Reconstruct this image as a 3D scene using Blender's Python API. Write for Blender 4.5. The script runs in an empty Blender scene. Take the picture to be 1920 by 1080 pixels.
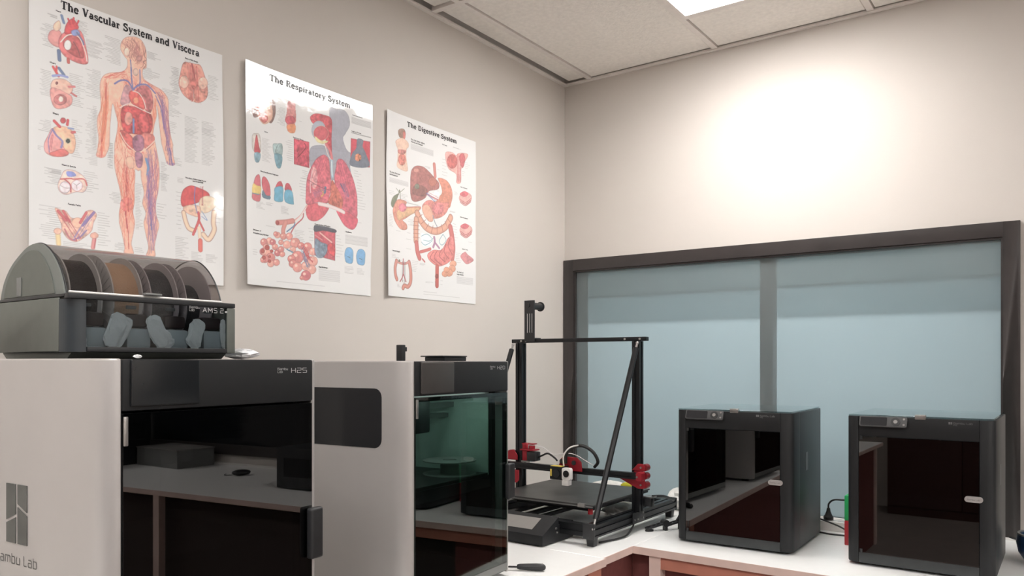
import bpy, bmesh, math, random
import numpy as np
from mathutils import Vector, Matrix
PI=math.pi
random.seed(7)
C=bpy.context.scene.collection
# ------------------------------------------------------------------ camera, world, lights, exposure
sc=bpy.context.scene
cam=bpy.data.cameras.new('camera'); cam.sensor_width=36; cam.lens=27.478; cam.shift_y=0.07224; cam.clip_start=.02
co=bpy.data.objects.new('camera',cam); C.objects.link(co)
co.location=(1.98,-3.18,1.36); co.rotation_euler=(PI/2,0,math.radians(35.77)); sc.camera=co
w=bpy.data.worlds.new('world'); sc.world=w; w.use_nodes=True
w.node_tree.nodes['Background'].inputs[0].default_value=(.55,.6,.65,1); w.node_tree.nodes['Background'].inputs[1].default_value=.15
sc.view_settings.view_transform='Standard'; sc.view_settings.look='None'; sc.view_settings.gamma=1; sc.view_settings.use_curve_mapping=False
sc.view_settings.exposure=0.0
LAMP=(1.0,.975,.948); LAMP_STRENGTH=20.5; LAMP_POWER=4.6
def area(name,loc,rot,sx,sy,power,col):
    l=bpy.data.lights.new(name,'AREA'); l.shape='RECTANGLE'; l.size=sx; l.size_y=sy; l.energy=power; l.color=col
    o=bpy.data.objects.new(name,l); C.objects.link(o); o.location=loc; o.rotation_euler=rot; return o
NEXT_ROOM_POWER=17.5
area('next_room_lamp',(.95,1.0,1.7),(math.radians(-80),0,0),1.9,1.2,NEXT_ROOM_POWER,(.93,.98,1.0))
# ------------------------------------------------------------------ materials
def mat(name,col,rough=.5,metal=0,var=.04,vs=40,bump=0,bs=200,spec=.5,coat=0,alpha=None,emit=0,attr=None):
    m=bpy.data.materials.new(name); m.use_nodes=True; nt=m.node_tree; N=nt.nodes; L=nt.links; b=N['Principled BSDF']
    b.inputs['Roughness'].default_value=rough; b.inputs['Metallic'].default_value=metal; b.inputs['Specular IOR Level'].default_value=spec; b.inputs['Coat Weight'].default_value=coat
    tc=N.new('ShaderNodeTexCoord'); n=N.new('ShaderNodeTexNoise'); n.inputs['Scale'].default_value=vs; n.inputs['Detail'].default_value=4; L.new(tc.outputs['Object'],n.inputs['Vector'])
    if attr:
        a=N.new('ShaderNodeAttribute'); a.attribute_name=attr; L.new(a.outputs['Color'],b.inputs['Base Color'])
    else:
        r=N.new('ShaderNodeValToRGB'); c=r.color_ramp.elements
        c[0].position=.3;c[1].position=.7
        c[0].color=[max(0,x*(1-var)) for x in col]+[1]; c[1].color=[min(1,x*(1+var)) for x in col]+[1]
        L.new(n.outputs['Fac'],r.inputs['Fac']); L.new(r.outputs['Color'],b.inputs['Base Color'])
    if bump:
        n2=N.new('ShaderNodeTexNoise'); n2.inputs['Scale'].default_value=bs; n2.inputs['Detail'].default_value=3; L.new(tc.outputs['Object'],n2.inputs['Vector'])
        bp=N.new('ShaderNodeBump'); bp.inputs['Strength'].default_value=bump; bp.inputs['Distance'].default_value=.002; L.new(n2.outputs['Fac'],bp.inputs['Height']); L.new(bp.outputs['Normal'],b.inputs['Normal'])
    if emit: b.inputs['Emission Color'].default_value=(*LAMP,1); b.inputs['Emission Strength'].default_value=emit
    return m
def glassmat(name,tint,rough=.02,refl=1.0,ior=1.5):
    # thin tinted pane: see-through tint plus mirror-like surface reflection
    m=bpy.data.materials.new(name); m.use_nodes=True; nt=m.node_tree; N=nt.nodes; L=nt.links; N.remove(N['Principled BSDF'])
    t=N.new('ShaderNodeBsdfTransparent'); t.inputs[0].default_value=(*tint,1)
    g=N.new('ShaderNodeBsdfGlossy'); g.inputs['Roughness'].default_value=rough; g.inputs[0].default_value=(refl,refl,refl,1)
    f=N.new('ShaderNodeFresnel'); mx=N.new('ShaderNodeMixShader')
    ge=N.new('ShaderNodeNewGeometry'); mm=N.new('ShaderNodeMapRange'); mm.inputs['To Min'].default_value=ior; mm.inputs['To Max'].default_value=1/ior   # same reflectance from both sides of a thin sheet
    L.new(ge.outputs['Backfacing'],mm.inputs['Value']); L.new(mm.outputs['Result'],f.inputs[0])
    L.new(f.outputs[0],mx.inputs[0]); L.new(t.outputs[0],mx.inputs[1]); L.new(g.outputs[0],mx.inputs[2]); L.new(mx.outputs[0],N['Material Output'].inputs[0])
    return m
M=dict(
 wall=mat('wall_paint',(.635,.592,.552),.75,var=.015,vs=3,bump=.08,bs=260),
 ceil=mat('ceiling_tile_mineral',(.90,.86,.81),.9,var=.05,vs=60,bump=.9,bs=110),
 tee=mat('tee_bar_white',(.84,.79,.75),.45),
 dark=mat('void_dark',(.03,.028,.026),.9),
 floor=mat('floor_vinyl',(.20,.17,.155),.4,var=.1,vs=8),
 lamp=mat('lamp_diffuser',(.9,.9,.9),.5,emit=LAMP_STRENGTH),
 bench=mat('laminate_white',(.88,.885,.875),.32,var=.01,bump=.03,bs=500),
 edge=mat('edge_band_beige',(.78,.60,.54),.5,var=.05,vs=20),
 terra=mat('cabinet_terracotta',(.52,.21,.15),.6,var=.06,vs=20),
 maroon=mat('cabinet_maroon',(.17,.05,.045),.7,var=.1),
 frame=mat('window_frame_brown',(.040,.034,.033),.38,var=.15,vs=12,bump=.1,bs=60),
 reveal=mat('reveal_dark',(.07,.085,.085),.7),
 silver=mat('silver_panel',(.475,.455,.445),.38,metal=.35,var=.02,vs=10,bump=.04,bs=900),
 black=mat('black_plastic',(.018,.019,.021),.45,var=.1),
 black2=mat('black_header',(.015,.016,.0175),.5,var=.06,spec=.3),
 blackg=mat('black_gloss',(.012,.013,.015),.12),
 gunmetal=mat('gunmetal_sheet',(.055,.060,.062),.42,metal=.5,var=.05),
 anod=mat('black_anodised',(.010,.011,.013),.36,metal=.3,var=.08),
 steel=mat('steel',(.45,.44,.43),.3,metal=.9),
 red=mat('red_anodised',(.34,.018,.03),.38,metal=.35,var=.08),
 redp=mat('red_plastic',(.42,.02,.03),.45),
 green=mat('green_plastic',(.02,.42,.12),.45),
 white=mat('white_plastic',(.78,.76,.74),.4),
 offw=mat('white_bag',(.80,.80,.77),.5,var=.05,bump=.5,bs=60),
 paper=mat('paper_tissue',(.82,.83,.85),.8,bump=.4,bs=90),
 yellow=mat('yellow_label',(.75,.55,.10),.5),
 yel2=mat('yellow_plastic',(.72,.68,.06),.5),
 ink=mat('ink_black',(.03,.03,.035),.35),
 inkgrey=mat('ink_grey',(.55,.55,.55),.5),
 inkdim=mat('ink_dim_grey',(.18,.18,.185),.5),
 emblem=mat('emblem_dark',(.085,.09,.085),.25,metal=.3,var=.2,vs=15),
 emtext=mat('emblem_text',(.12,.115,.11),.4),
 grey=mat('grey_plastic',(.20,.205,.20),.5),
 greyd=mat('grey_green_shell',(.125,.135,.12),.5,var=.05),
 greyl=mat('grey_lid_end',(.17,.185,.175),.45),
 tube=mat('feeder_grey',(.46,.50,.50),.5),
 dkred=mat('feeder_brown',(.035,.018,.017),.4),
 fl=mat('spool_flange_grey',(.44,.43,.42),.4),
 flp=mat('spool_flange_mauve',(.36,.33,.34),.4),
 wblack=mat('filament_black',(.015,.013,.013),.3,bump=1,bs=300),
 wtan=mat('filament_tan',(.42,.27,.17),.45,bump=1,bs=300),
 wchar=mat('filament_charcoal',(.03,.032,.036),.35,bump=1,bs=300),
 bag=mat('desiccant_pouch',(.86,.86,.83),.7,var=.08,bump=.8,bs=120),
 screenb=mat('screen_brown_grey',(.050,.045,.043),.35,var=.08,vs=25),
 screend=mat('screen_dark',(.012,.014,.016),.2),
 lcd=mat('lcd_grey',(.24,.23,.22),.35),
 bed=mat('build_plate',(.048,.048,.047),.42,var=.25,vs=14,bump=.1,bs=300),
 bedin=mat('bed_inner',(.05,.06,.06),.5),
 innerg=mat('inner_wall_grey',(.72,.84,.78),.5),
 blackb=mat('blue_black_plastic',(.035,.042,.048),.3),
 rollr=mat('roller_dark_red',(.20,.010,.016),.4),
 cupb=mat('cupboard_dark_red',(.07,.026,.022),.5,var=.1),
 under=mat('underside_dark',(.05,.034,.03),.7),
 cpanel=mat('control_grey',(.075,.076,.078),.5,spec=.3),
 lcdd=mat('lcd_dark',(.02,.02,.022),.6,spec=.2),
 cable=mat('cable_black',(.012,.012,.012),.45),
 blue=mat('blue_plastic',(.012,.04,.10),.35,var=.2),
 lid=glassmat('smoked_lid',(.60,.575,.57),.03,.9),
 winglass=glassmat('smoked_window',(.66,.69,.71),.03,.6,1.4),
 door=glassmat('tinted_door',(.40,.49,.455),.012,.95,1.65),
 door2=glassmat('tinted_door_black',(.14,.14,.15),.012,.95,1.85),
 topg=glassmat('lid_glass_clear',(.72,.80,.80),.01,1.0),
 poster=mat('poster_print',(1,1,1),.06,attr='ink',bump=.10,bs=40,coat=0,spec=.5),
)
# frosted pane: rough refraction with a little milky diffuse
def frosted():
    m=bpy.data.materials.new('frosted_pane'); m.use_nodes=True; nt=m.node_tree; N=nt.nodes; L=nt.links; N.remove(N['Principled BSDF'])
    t=N.new('ShaderNodeBsdfRefraction'); t.inputs['IOR'].default_value=1.03; t.inputs['Roughness'].default_value=.35; t.inputs[0].default_value=(.86,.93,.94,1)
    d=N.new('ShaderNodeBsdfDiffuse'); d.inputs[0].default_value=(.42,.47,.48,1)
    g=N.new('ShaderNodeBsdfGlossy'); g.inputs['Roughness'].default_value=.12
    f=N.new('ShaderNodeFresnel'); f.inputs[0].default_value=1.3
    a=N.new('ShaderNodeMixShader'); a.inputs[0].default_value=.28; b=N.new('ShaderNodeMixShader')
    L.new(t.outputs[0],a.inputs[1]); L.new(d.outputs[0],a.inputs[2]); L.new(f.outputs[0],b.inputs[0]); L.new(a.outputs[0],b.inputs[1]); L.new(g.outputs[0],b.inputs[2]); L.new(b.outputs[0],N['Material Output'].inputs[0])
    return m
def blindmat(name,col,trans):
    m=bpy.data.materials.new(name); m.use_nodes=True; nt=m.node_tree; N=nt.nodes; L=nt.links; N.remove(N['Principled BSDF'])
    t=N.new('ShaderNodeBsdfTranslucent'); t.inputs[0].default_value=(*trans,1); d=N.new('ShaderNodeBsdfDiffuse'); d.inputs[0].default_value=(*col,1)
    n=N.new('ShaderNodeTexNoise'); n.inputs['Scale'].default_value=1.5
    a=N.new('ShaderNodeAddShader'); L.new(t.outputs[0],a.inputs[0]); L.new(d.outputs[0],a.inputs[1]); L.new(a.outputs[0],N['Material Output'].inputs[0])
    return m
M['frost']=frosted(); M['blind']=blindmat('blind_pale_blue',(.24,.25,.26),(.71,.735,.75)); M['blind2']=blindmat('blind_grey',(.2,.22,.22),(.42,.47,.49)); M['blind3']=blindmat('blind_grey_dark',(.18,.2,.2),(.33,.37,.38))
# ------------------------------------------------------------------ mesh helpers
class MB:
    def __init__(s): s.v=[]; s.f=[]
    def add(s,v,f,mx=None):
        n=len(s.v)
        for p in v: s.v.append(tuple(mx@Vector(p)) if mx is not None else tuple(p))
        s.f+= [tuple(i+n for i in q) for q in f]; return s
    def box(s,x0,x1,y0,y1,z0,z1,mx=None):
        return s.add([(x0,y0,z0),(x1,y0,z0),(x1,y1,z0),(x0,y1,z0),(x0,y0,z1),(x1,y0,z1),(x1,y1,z1),(x0,y1,z1)],[(0,3,2,1),(4,5,6,7),(0,1,5,4),(1,2,6,5),(2,3,7,6),(3,0,4,7)],mx)
    def prism(s,P,axis,a,b,mx=None):   # P 2D polygon; axis 'x': P=(y,z), 'y': P=(x,z), 'z': P=(x,y)
        g={'x':lambda p,t:(t,p[0],p[1]),'y':lambda p,t:(p[0],t,p[1]),'z':lambda p,t:(p[0],p[1],t)}[axis]
        n=len(P); v=[g(p,a) for p in P]+[g(p,b) for p in P]
        return s.add(v,[tuple(range(n)),tuple(range(2*n-1,n-1,-1))]+[(i,i+n,(i+1)%n+n,(i+1)%n) for i in range(n)],mx)
    def tube(s,pts,r,seg=10,cap=True):
        pts=[Vector(p) for p in pts]; n=len(pts); up=None; rings=[]
        for i,p in enumerate(pts):
            t=(pts[min(i+1,n-1)]-pts[max(i-1,0)]).normalized()
            if up is None: up=t.orthogonal().normalized()
            else: up=(up-t*up.dot(t)); up=up.normalized() if up.length>1e-6 else t.orthogonal().normalized()
            w=t.cross(up); rr=r[i] if isinstance(r,(list,tuple)) else r
            rings.append([p+(up*math.cos(2*PI*k/seg)+w*math.sin(2*PI*k/seg))*rr for k in range(seg)])
        v=[q for R in rings for q in R]; f=[(i*seg+k,i*seg+(k+1)%seg,(i+1)*seg+(k+1)%seg,(i+1)*seg+k) for i in range(n-1) for k in range(seg)]
        if cap: f+=[tuple(range(seg-1,-1,-1)),tuple(range((n-1)*seg,n*seg))]
        return s.add(v,f)
    def cyl(s,p,q,r,seg=16): return s.tube([p,q],r,seg)
    def ball(s,c,r,nu=12,nv=8,sq=(1,1,1)):
        v=[];f=[]
        for i in range(nv+1):
            for j in range(nu):
                a=PI*i/nv;b=2*PI*j/nu; v.append((c[0]+r*sq[0]*math.sin(a)*math.cos(b),c[1]+r*sq[1]*math.sin(a)*math.sin(b),c[2]+r*sq[2]*math.cos(a)))
        for i in range(nv):
            for j in range(nu): f.append((i*nu+j,(i+1)*nu+j,(i+1)*nu+(j+1)%nu,i*nu+(j+1)%nu))
        return s.add(v,f)
    def build(s,name,m,parent=None,bevel=0,smooth=False,seg=2):
        me=bpy.data.meshes.new(name); me.from_pydata(s.v,[],s.f)
        bm=bmesh.new(); bm.from_mesh(me)
        bmesh.ops.remove_doubles(bm,verts=bm.verts,dist=1e-6)
        bmesh.ops.recalc_face_normals(bm,faces=bm.faces)
        if bevel:
            es=[e for e in bm.edges if len(e.link_faces)==2 and e.calc_face_angle(0)>.6]
            bmesh.ops.bevel(bm,geom=es,offset=bevel,segments=seg,affect='EDGES',profile=.6,clamp_overlap=True)
        bm.to_mesh(me); bm.free()
        if smooth or bevel:
            me.polygons.foreach_set('use_smooth',[True]*len(me.polygons)); me.set_sharp_from_angle(angle=math.radians(38))
        me.materials.append(m if not isinstance(m,str) else M[m])
        o=bpy.data.objects.new(name,me); C.objects.link(o)
        if parent: o.parent=parent
        return o
def tag(o,label=None,cat=None,group=None,kind=None):
    if label: o['label']=label
    if cat: o['category']=cat
    if group: o['group']=group
    if kind: o['kind']=kind
    return o
def empty(name,loc,rz=0):
    o=bpy.data.objects.new(name,None); C.objects.link(o); o.location=loc; o.rotation_euler=(0,0,rz); o.empty_display_size=.05; return o
def B(*a,mx=None): return MB().box(*a,mx=mx)
def rrect(x0,x1,z0,z1,r,n=5,cs=(1,1,1,1)):   # rounded rectangle outline, cs per corner (BL,BR,TR,TL)
    P=[]
    for (cx,cz,a0,c) in ((x0,z0,PI,cs[0]),(x1,z0,1.5*PI,cs[1]),(x1,z1,0,cs[2]),(x0,z1,.5*PI,cs[3])):
        if not c: P.append((cx,cz)); continue
        ox=cx+(r if cx==x0 else -r); oz=cz+(r if cz==z0 else -r)
        for k in range(n+1):
            a=a0+k*PI/2/n; P.append((ox+r*math.cos(a),oz+r*math.sin(a)))
    return P
def copy_tree(o,parent=None):
    c=o.copy(); C.objects.link(c)
    if parent: c.parent=parent
    for ch in list(o.children): copy_tree(ch,c)
    return c
# ------------------------------------------------------------------ stroke lettering (slab serif titles and square techno logos)
def arc(cx,cy,rx,ry,a0,a1,n=10): return [(cx+rx*math.cos(math.radians(a0+(a1-a0)*k/n)),cy+ry*math.sin(math.radians(a0+(a1-a0)*k/n))) for k in range(n+1)]
St=.19;Th=.1;Se=.085
def ser(a,b,y): return ([(a,y),(b,y)],Se)
SLAB={
'T':(.9,[([(.03,.95),(.87,.95)],.1),([(.06,.99),(.06,.72)],.08),([(.84,.99),(.84,.72)],.08),([(.45,0),(.45,1)],St),ser(.24,.66,.043)]),
'h':(.78,[([(.17,0),(.17,1)],St),ser(.0,.17,.957),ser(.02,.31,.043),(arc(.38,.46,.2,.2,170,0,8),.13),([(.59,0),(.59,.48)],St),ser(.44,.74,.043)]),
'e':(.68,[(arc(.33,.34,.24,.29,5,325,18),.15),([(.1,.36),(.6,.36)],.08)]),
'V':(.9,[([(.17,1),(.46,.02)],.2),([(.75,1),(.48,.02)],.1),ser(0,.34,.957),ser(.6,.9,.957)]),
'a':(.68,[(arc(.3,.45,.19,.17,150,0,7),.12),([(.48,.06),(.48,.46)],St),(arc(.27,.2,.16,.15,60,330,12),.14),([(.48,.07),(.56,.04),(.66,.06)],.08)]),
's':(.56,[(arc(.27,.48,.18,.14,20,200,8)+[(.27,.35)]+arc(.27,.2,.2,.15,70,-160,10),.12),([(.46,.44),(.46,.66)],.06),([(.06,.02),(.06,.24)],.06)]),
'c':(.6,[(arc(.33,.34,.24,.29,40,325,16),.15)]),
'u':(.76,[([(.16,.18),(.16,.66)],St),ser(0,.16,.623),(arc(.34,.2,.19,.15,185,350,8),.12),([(.56,0),(.56,.66)],St),ser(.42,.56,.623),ser(.56,.74,.043)]),
'l':(.36,[([(.17,0),(.17,1)],St),ser(0,.17,.957),ser(.02,.33,.043)]),
'r':(.56,[([(.17,0),(.17,.66)],St),ser(0,.17,.623),ser(.02,.36,.043),([(.2,.42),(.3,.58),(.42,.6)],.12),([(.42,.5),(.48,.6)],.16)]),
'S':(.74,[(arc(.36,.73,.24,.2,20,200,10)+[(.36,.52)]+arc(.36,.27,.27,.22,70,-160,12),.15),([(.62,.68),(.62,1)],.07),([(.08,0),(.08,.34)],.07)]),
'y':(.72,[([(.13,.64),(.36,.04)],.18),([(.6,.64),(.36,.02),(.26,-.2),(.12,-.26)],.09),ser(0,.28,.623),ser(.46,.72,.623),([(.08,-.22),(.16,-.22)],.12)]),
't':(.48,[([(.2,.12),(.2,.88)],.18),([(.02,.6),(.42,.6)],.09),(arc(.34,.16,.14,.12,190,310,5),.1)]),
'm':(1.12,[([(.17,0),(.17,.66)],St),ser(0,.17,.623),ser(.02,.31,.043),(arc(.36,.46,.18,.19,170,0,7),.12),([(.55,0),(.55,.46)],St),ser(.42,.68,.043),(arc(.74,.46,.18,.19,170,0,7),.12),([(.93,0),(.93,.46)],St),ser(.8,1.08,.043)]),
'n':(.78,[([(.17,0),(.17,.66)],St),ser(0,.17,.623),ser(.02,.31,.043),(arc(.38,.46,.2,.2,170,0,8),.13),([(.59,0),(.59,.48)],St),ser(.44,.74,.043)]),
'd':(.76,[([(.56,0),(.56,1)],St),ser(.4,.56,.957),ser(.56,.72,.043),(arc(.32,.33,.22,.27,60,300,14),.15)]),
'i':(.36,[([(.17,0),(.17,.66)],St),ser(0,.17,.623),ser(.02,.33,.043),([(.17,.8),(.17,.96)],.18)]),
'R':(.9,[([(.2,0),(.2,1)],St),ser(.02,.42,.957),ser(.02,.38,.043),([(.2,.95),(.5,.95),(.64,.88),(.68,.74),(.64,.6),(.5,.52),(.2,.52)],.11),([(.46,.5),(.66,.1),(.84,.05)],.15)]),
'p':(.76,[([(.18,-.28),(.18,.66)],St),ser(0,.18,.623),ser(.02,.34,-.24),(arc(.42,.33,.22,.27,120,-120,14),.15)]),
'o':(.7,[(arc(.34,.33,.25,.28,0,360,20),.15)]),
'D':(.92,[([(.2,0),(.2,1)],St),ser(.02,.4,.957),ser(.02,.4,.043),([(.2,.95),(.5,.95),(.7,.82),(.77,.5),(.7,.18),(.5,.05),(.2,.05)],.13)]),
'g':(.7,[(arc(.31,.44,.2,.18,0,360,16),.13),([(.45,.58),(.62,.64)],.1),([(.2,.28),(.14,.16),(.3,.1),(.5,.06)],.1),(arc(.33,-.1,.25,.13,60,400,16),.09)]),
'v':(.7,[([(.14,.64),(.36,.02)],.18),([(.58,.64),(.37,.02)],.09),ser(0,.28,.623),ser(.44,.7,.623)]),
}
q=.09
TECH={
'B':(.8,[([(.08,0),(.08,1),(.6,1),(.68,.92),(.68,.6),(.6,.52),(.08,.52)],q),([(.6,.52),(.7,.42),(.7,.08),(.6,0),(.08,0)],q)]),
'a':(.72,[([(.1,.7),(.54,.7),(.62,.62),(.62,0),(.14,0),(.08,.06),(.08,.34),(.14,.4),(.62,.4)],q)]),
'm':(1.06,[([(.08,0),(.08,.7),(.88,.7),(.96,.62),(.96,0)],q),([(.52,0),(.52,.7)],q)]),
'b':(.72,[([(.08,1),(.08,0),(.54,0),(.62,.08),(.62,.62),(.54,.7),(.08,.7)],q)]),
'u':(.72,[([(.08,.7),(.08,.08),(.16,0),(.62,0),(.62,.7)],q)]),
'L':(.66,[([(.08,1),(.08,.08),(.16,0),(.6,0)],q)]),
'H':(.9,[([(.08,0),(.08,1)],q),([(.8,0),(.8,1)],q),([(.08,.5),(.8,.5)],q)]),
'2':(.86,[([(.08,1),(.7,1),(.76,.94),(.76,.58),(.7,.52),(.14,.52),(.08,.46),(.08,0),(.78,0)],q)]),
'S':(.86,[([(.76,1),(.14,1),(.08,.94),(.08,.58),(.14,.52),(.7,.52),(.76,.46),(.76,.06),(.7,0),(.06,0)],q)]),
'D':(.88,[([(.08,0),(.08,1),(.6,1),(.78,.84),(.78,.16),(.6,0),(.08,0)],q)]),
'A':(1.0,[([(.04,0),(.46,1),(.88,0)],.11),([(.2,.32),(.72,.32)],.09)]),
'M':(1.1,[([(.08,0),(.08,1),(.52,.3),(.96,1),(.96,0)],.11)]),
'1':(.4,[([(.05,.85),(.25,1),(.25,0)],q)]),
'P':(.84,[([(.08,0),(.08,1),(.7,1),(.76,.94),(.76,.5),(.7,.44),(.08,.44)],q)]),
}
def letters(txt,font,sp=.0,bold=1.):
    """flat quads (2D) for a line of text, cap height 1; returns quads, width"""
    Q=[];x=0
    for ch in txt:
        if ch==' ': x+=.42; continue
        wd,st=font[ch]
        for pts,wt in st:
            wt=wt*bold
            for i in range(len(pts)-1):
                a=Vector((pts[i][0]+x,pts[i][1]));b=Vector((pts[i+1][0]+x,pts[i+1][1])); d=b-a
                if d.length<1e-6: continue
                d.normalize(); n=Vector((-d.y,d.x))*wt/2
                ea=d*(wt*.45 if i>0 else 0); eb=d*(wt*.45 if i<len(pts)-2 else 0)
                Q.append([a-ea+n,a-ea-n,b+eb-n,b+eb+n])
        x+=wd+sp
    return Q,x
def lettering(name,txt,font,width,height,place,m,parent,sp=.06,bold=1.,raise_=0):
    """place(u,v)->3D point; width in metres of the whole line, height of the capitals"""
    Q,wd=letters(txt,font,sp,bold); v=[];f=[]
    for k,qd in enumerate(Q):
        n=len(v); v+=[place(p.x/wd*width,p.y*height) for p in qd]; f.append((n,n+1,n+2,n+3))
    me=bpy.data.meshes.new(name); me.from_pydata([tuple(p) for p in v],[],f); me.materials.append(M[m]); o=bpy.data.objects.new(name,me); C.objects.link(o); o.parent=parent; return o
# ------------------------------------------------------------------ room shell
RX,RY,RZ=6.0,-6.2,2.68
S='structure'
tag(B(-.0,RX,RY,0,-.1,0).build('floor','floor'),kind=S)
tag(B(-.12,0,RY,.12,0,2.9).build('wall_left','wall'),kind=S)
wb=MB(); wb.box(0,.03,0,.12,0,2.9); wb.box(1.805,2.4,0,.12,0,2.9); wb.box(2.4,4.4,0,.12,0,.85); wb.box(2.4,4.4,0,.12,1.95,2.9); wb.box(4.4,RX+.12,0,.12,0,2.9)
wb.box(.03,1.805,0,.12,0,.70); wb.box(.03,1.805,0,.12,1.815,2.9)
tag(wb.build('wall_back','wall'),kind=S)
tag(B(RX,RX+.12,RY,0,0,2.9).build('wall_right','wall'),kind=S)
tag(B(-.12,RX+.12,RY-.12,RY,0,2.9).build('wall_front','wall'),kind=S)
# suspended ceiling: tee bars, wall angle and one object per tile
ceil=tag(B(-.12,RX+.12,RY-.12,.12,2.9,2.95).build('ceiling','dark'),kind=S)
XS=[.148+.605*k for k in range(10)]; YS=[-.965-1.21*k for k in range(5)]
LIGHTS=[(1,0),(7,0),(4,2),(1,2),(7,2),(4,4),(8,4),(1,4),(6,1),(8,1)]   # (column, row) of the 600 mm panels; all but the first two added for ambient light
def tee(x0,x1,y0,y1): return B(x0,x1,y0,y1,2.676,2.70).build('tee_bar','tee',ceil)
for x in XS: tee(x-.012,x+.012,RY,-.02)
def tilesat(x0,x1,y0,y1,dz=0):
    o=B(x0+.004,x1-.004,y0+.004,y1-.004,2.681+dz,2.70+dz).build('ceiling_tile','ceil',ceil,bevel=.002,seg=1); return o
lamps=[]
cols=[(.022,XS[0]-.012)]+[(XS[i]+.012,XS[i+1]-.012) for i in range(9)]
rows=[(-.953,-.022)]+[(YS[i+1]+.012,YS[i]-.012) for i in range(4)]+[(RY+.02,YS[4]-.012)]
for ci,(x0,x1) in enumerate(cols):
    for ri,(y0,y1) in enumerate(rows):
        if ri<5: tee(x0,x1,YS[ri]-.012,YS[ri]+.012)
        if (ci-1,ri+0) in [(a,b) for a,b in LIGHTS] or (ci==2 and ri==0) :
            pass
        if (ci-1,ri) in LIGHTS:
            ya=y0 if ri==0 else y0; yb=ya+.583
            lamps.append((x0,x1,ya,yb)); tee(x0,x1,yb,yb+.02); tilesat(x0,x1,yb+.02,y1)
        elif ci==0:
            tilesat(x0+.012,x1,y0,y1,.006)       # cut strip, dark gap along the wall
        else: tilesat(x0,x1,y0,y1)
def angle(n,x0,x1,y0,y1):
    m=MB(); m.box(x0,x1,y0,y1,2.672,2.676); m.box(x0,x1,y0,y1,2.676,2.68); tag(m.build(n,'tee'),kind=S)
angle('trim_1',0,.02,RY,0); angle('trim_2',.02,RX,-.02,0)
LL=['bright square ceiling panel light nearest the room corner','square ceiling panel light in the far right of the ceiling, out of the picture','added ceiling fill light in the middle of the room, behind the view','added ceiling fill light above the left side of the room, behind the view','added ceiling fill light above the right side of the room, behind the view','added ceiling fill light near the front wall, centre','added ceiling fill light near the front wall, right','added ceiling fill light near the front wall, left','added ceiling fill light right of the middle, out of the picture','added ceiling fill light by the right wall, out of the picture']
for (x0,x1,y0,y1),lab in zip(sorted(lamps,key=lambda l:(-l[2],l[0])),LL):
    e=empty('ceiling_light',((x0+x1)/2,(y0+y1)/2,2.68)); hx=(x1-x0)/2;hy=(y1-y0)/2
    m=MB(); m.box(-hx,hx,-hy,-hy+.012,-.004,.03);m.box(-hx,hx,hy-.012,hy,-.004,.03);m.box(-hx,-hx+.012,-hy+.012,hy-.012,-.004,.03);m.box(hx-.012,hx,-hy+.012,hy-.012,-.004,.03)
    m.build('light_frame','tee',e); B(-hx+.012,hx-.012,-hy+.012,hy-.012,.0,.008).build('diffuser','lamp',e); tag(e,lab,'ceiling light')
    l=area('panel_glow',((x0+x1)/2,(y0+y1)/2,2.674),(0,0,0),hx*2-.03,hy*2-.03,LAMP_POWER,LAMP); l.data.spread=math.radians(150)
# ------------------------------------------------------------------ frosted window in the back wall
wf=MB(); F0=(.004,1.829,.7515,1.842); F1=(.057,1.779,.7530,1.790)
def frame_ring(m,o,i,y0,y1):
    m.box(o[0],i[0],y0,y1,o[2],o[3]); m.box(i[1],o[1],y0,y1,o[2],o[3]); m.box(i[0],i[1],y0,y1,o[2],i[2]); m.box(i[0],i[1],y0,y1,i[3],o[3])
win=tag(empty('window_1',(0,0,0)),kind=S)
frame_ring(wf,F0,F1,-.018,0.0); wf.build('window_frame','frame',win,bevel=.003)
st=MB(); frame_ring(st,(.057,1.779,.7530,1.790),(.064,1.772,.7545,1.783),-.008,.02); st.build('glazing_bead','frame',win)
B(.058,1.778,.005,.011,.753,1.789).build('frosted_pane','frost',win)
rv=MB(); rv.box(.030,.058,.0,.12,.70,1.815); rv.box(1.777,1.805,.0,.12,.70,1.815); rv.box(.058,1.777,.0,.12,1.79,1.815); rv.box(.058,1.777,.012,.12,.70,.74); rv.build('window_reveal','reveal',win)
B(.915,.968,.065,.12,.741,1.79).build('mullion','frame',win)
B(.02,1.82,.135,.140,.66,1.555).build('roller_blind','blind',win)
B(.02,1.82,.150,.155,1.545,1.68).build('blind_header','blind2',win)
B(.02,1.82,.165,.170,1.67,1.86).build('blind_cassette','blind3',win)
# next room box so that no light leaks
nb=MB(); nb.box(-.3,2.3,1.8,1.85,.2,2.9); nb.box(-.3,-.25,.12,1.8,.2,2.9); nb.box(2.25,2.3,.12,1.8,.2,2.9); nb.box(-.3,2.3,.12,1.8,.15,.2); nb.box(-.3,2.3,.12,1.8,2.85,2.9)
tag(nb.build('wall_next_room','wall'),kind=S)
# dark window further along the back wall, seen only mirrored in the printer doors
w2=tag(empty('window_2',(0,0,0)),kind=S); m=MB(); frame_ring(m,(2.36,4.44,.81,1.99),(2.42,4.38,.87,1.93),-.02,0.0); m.build('window_frame','frame',w2); B(2.4,4.4,.01,.02,.85,1.95).build('dark_pane','blackg',w2)
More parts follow.
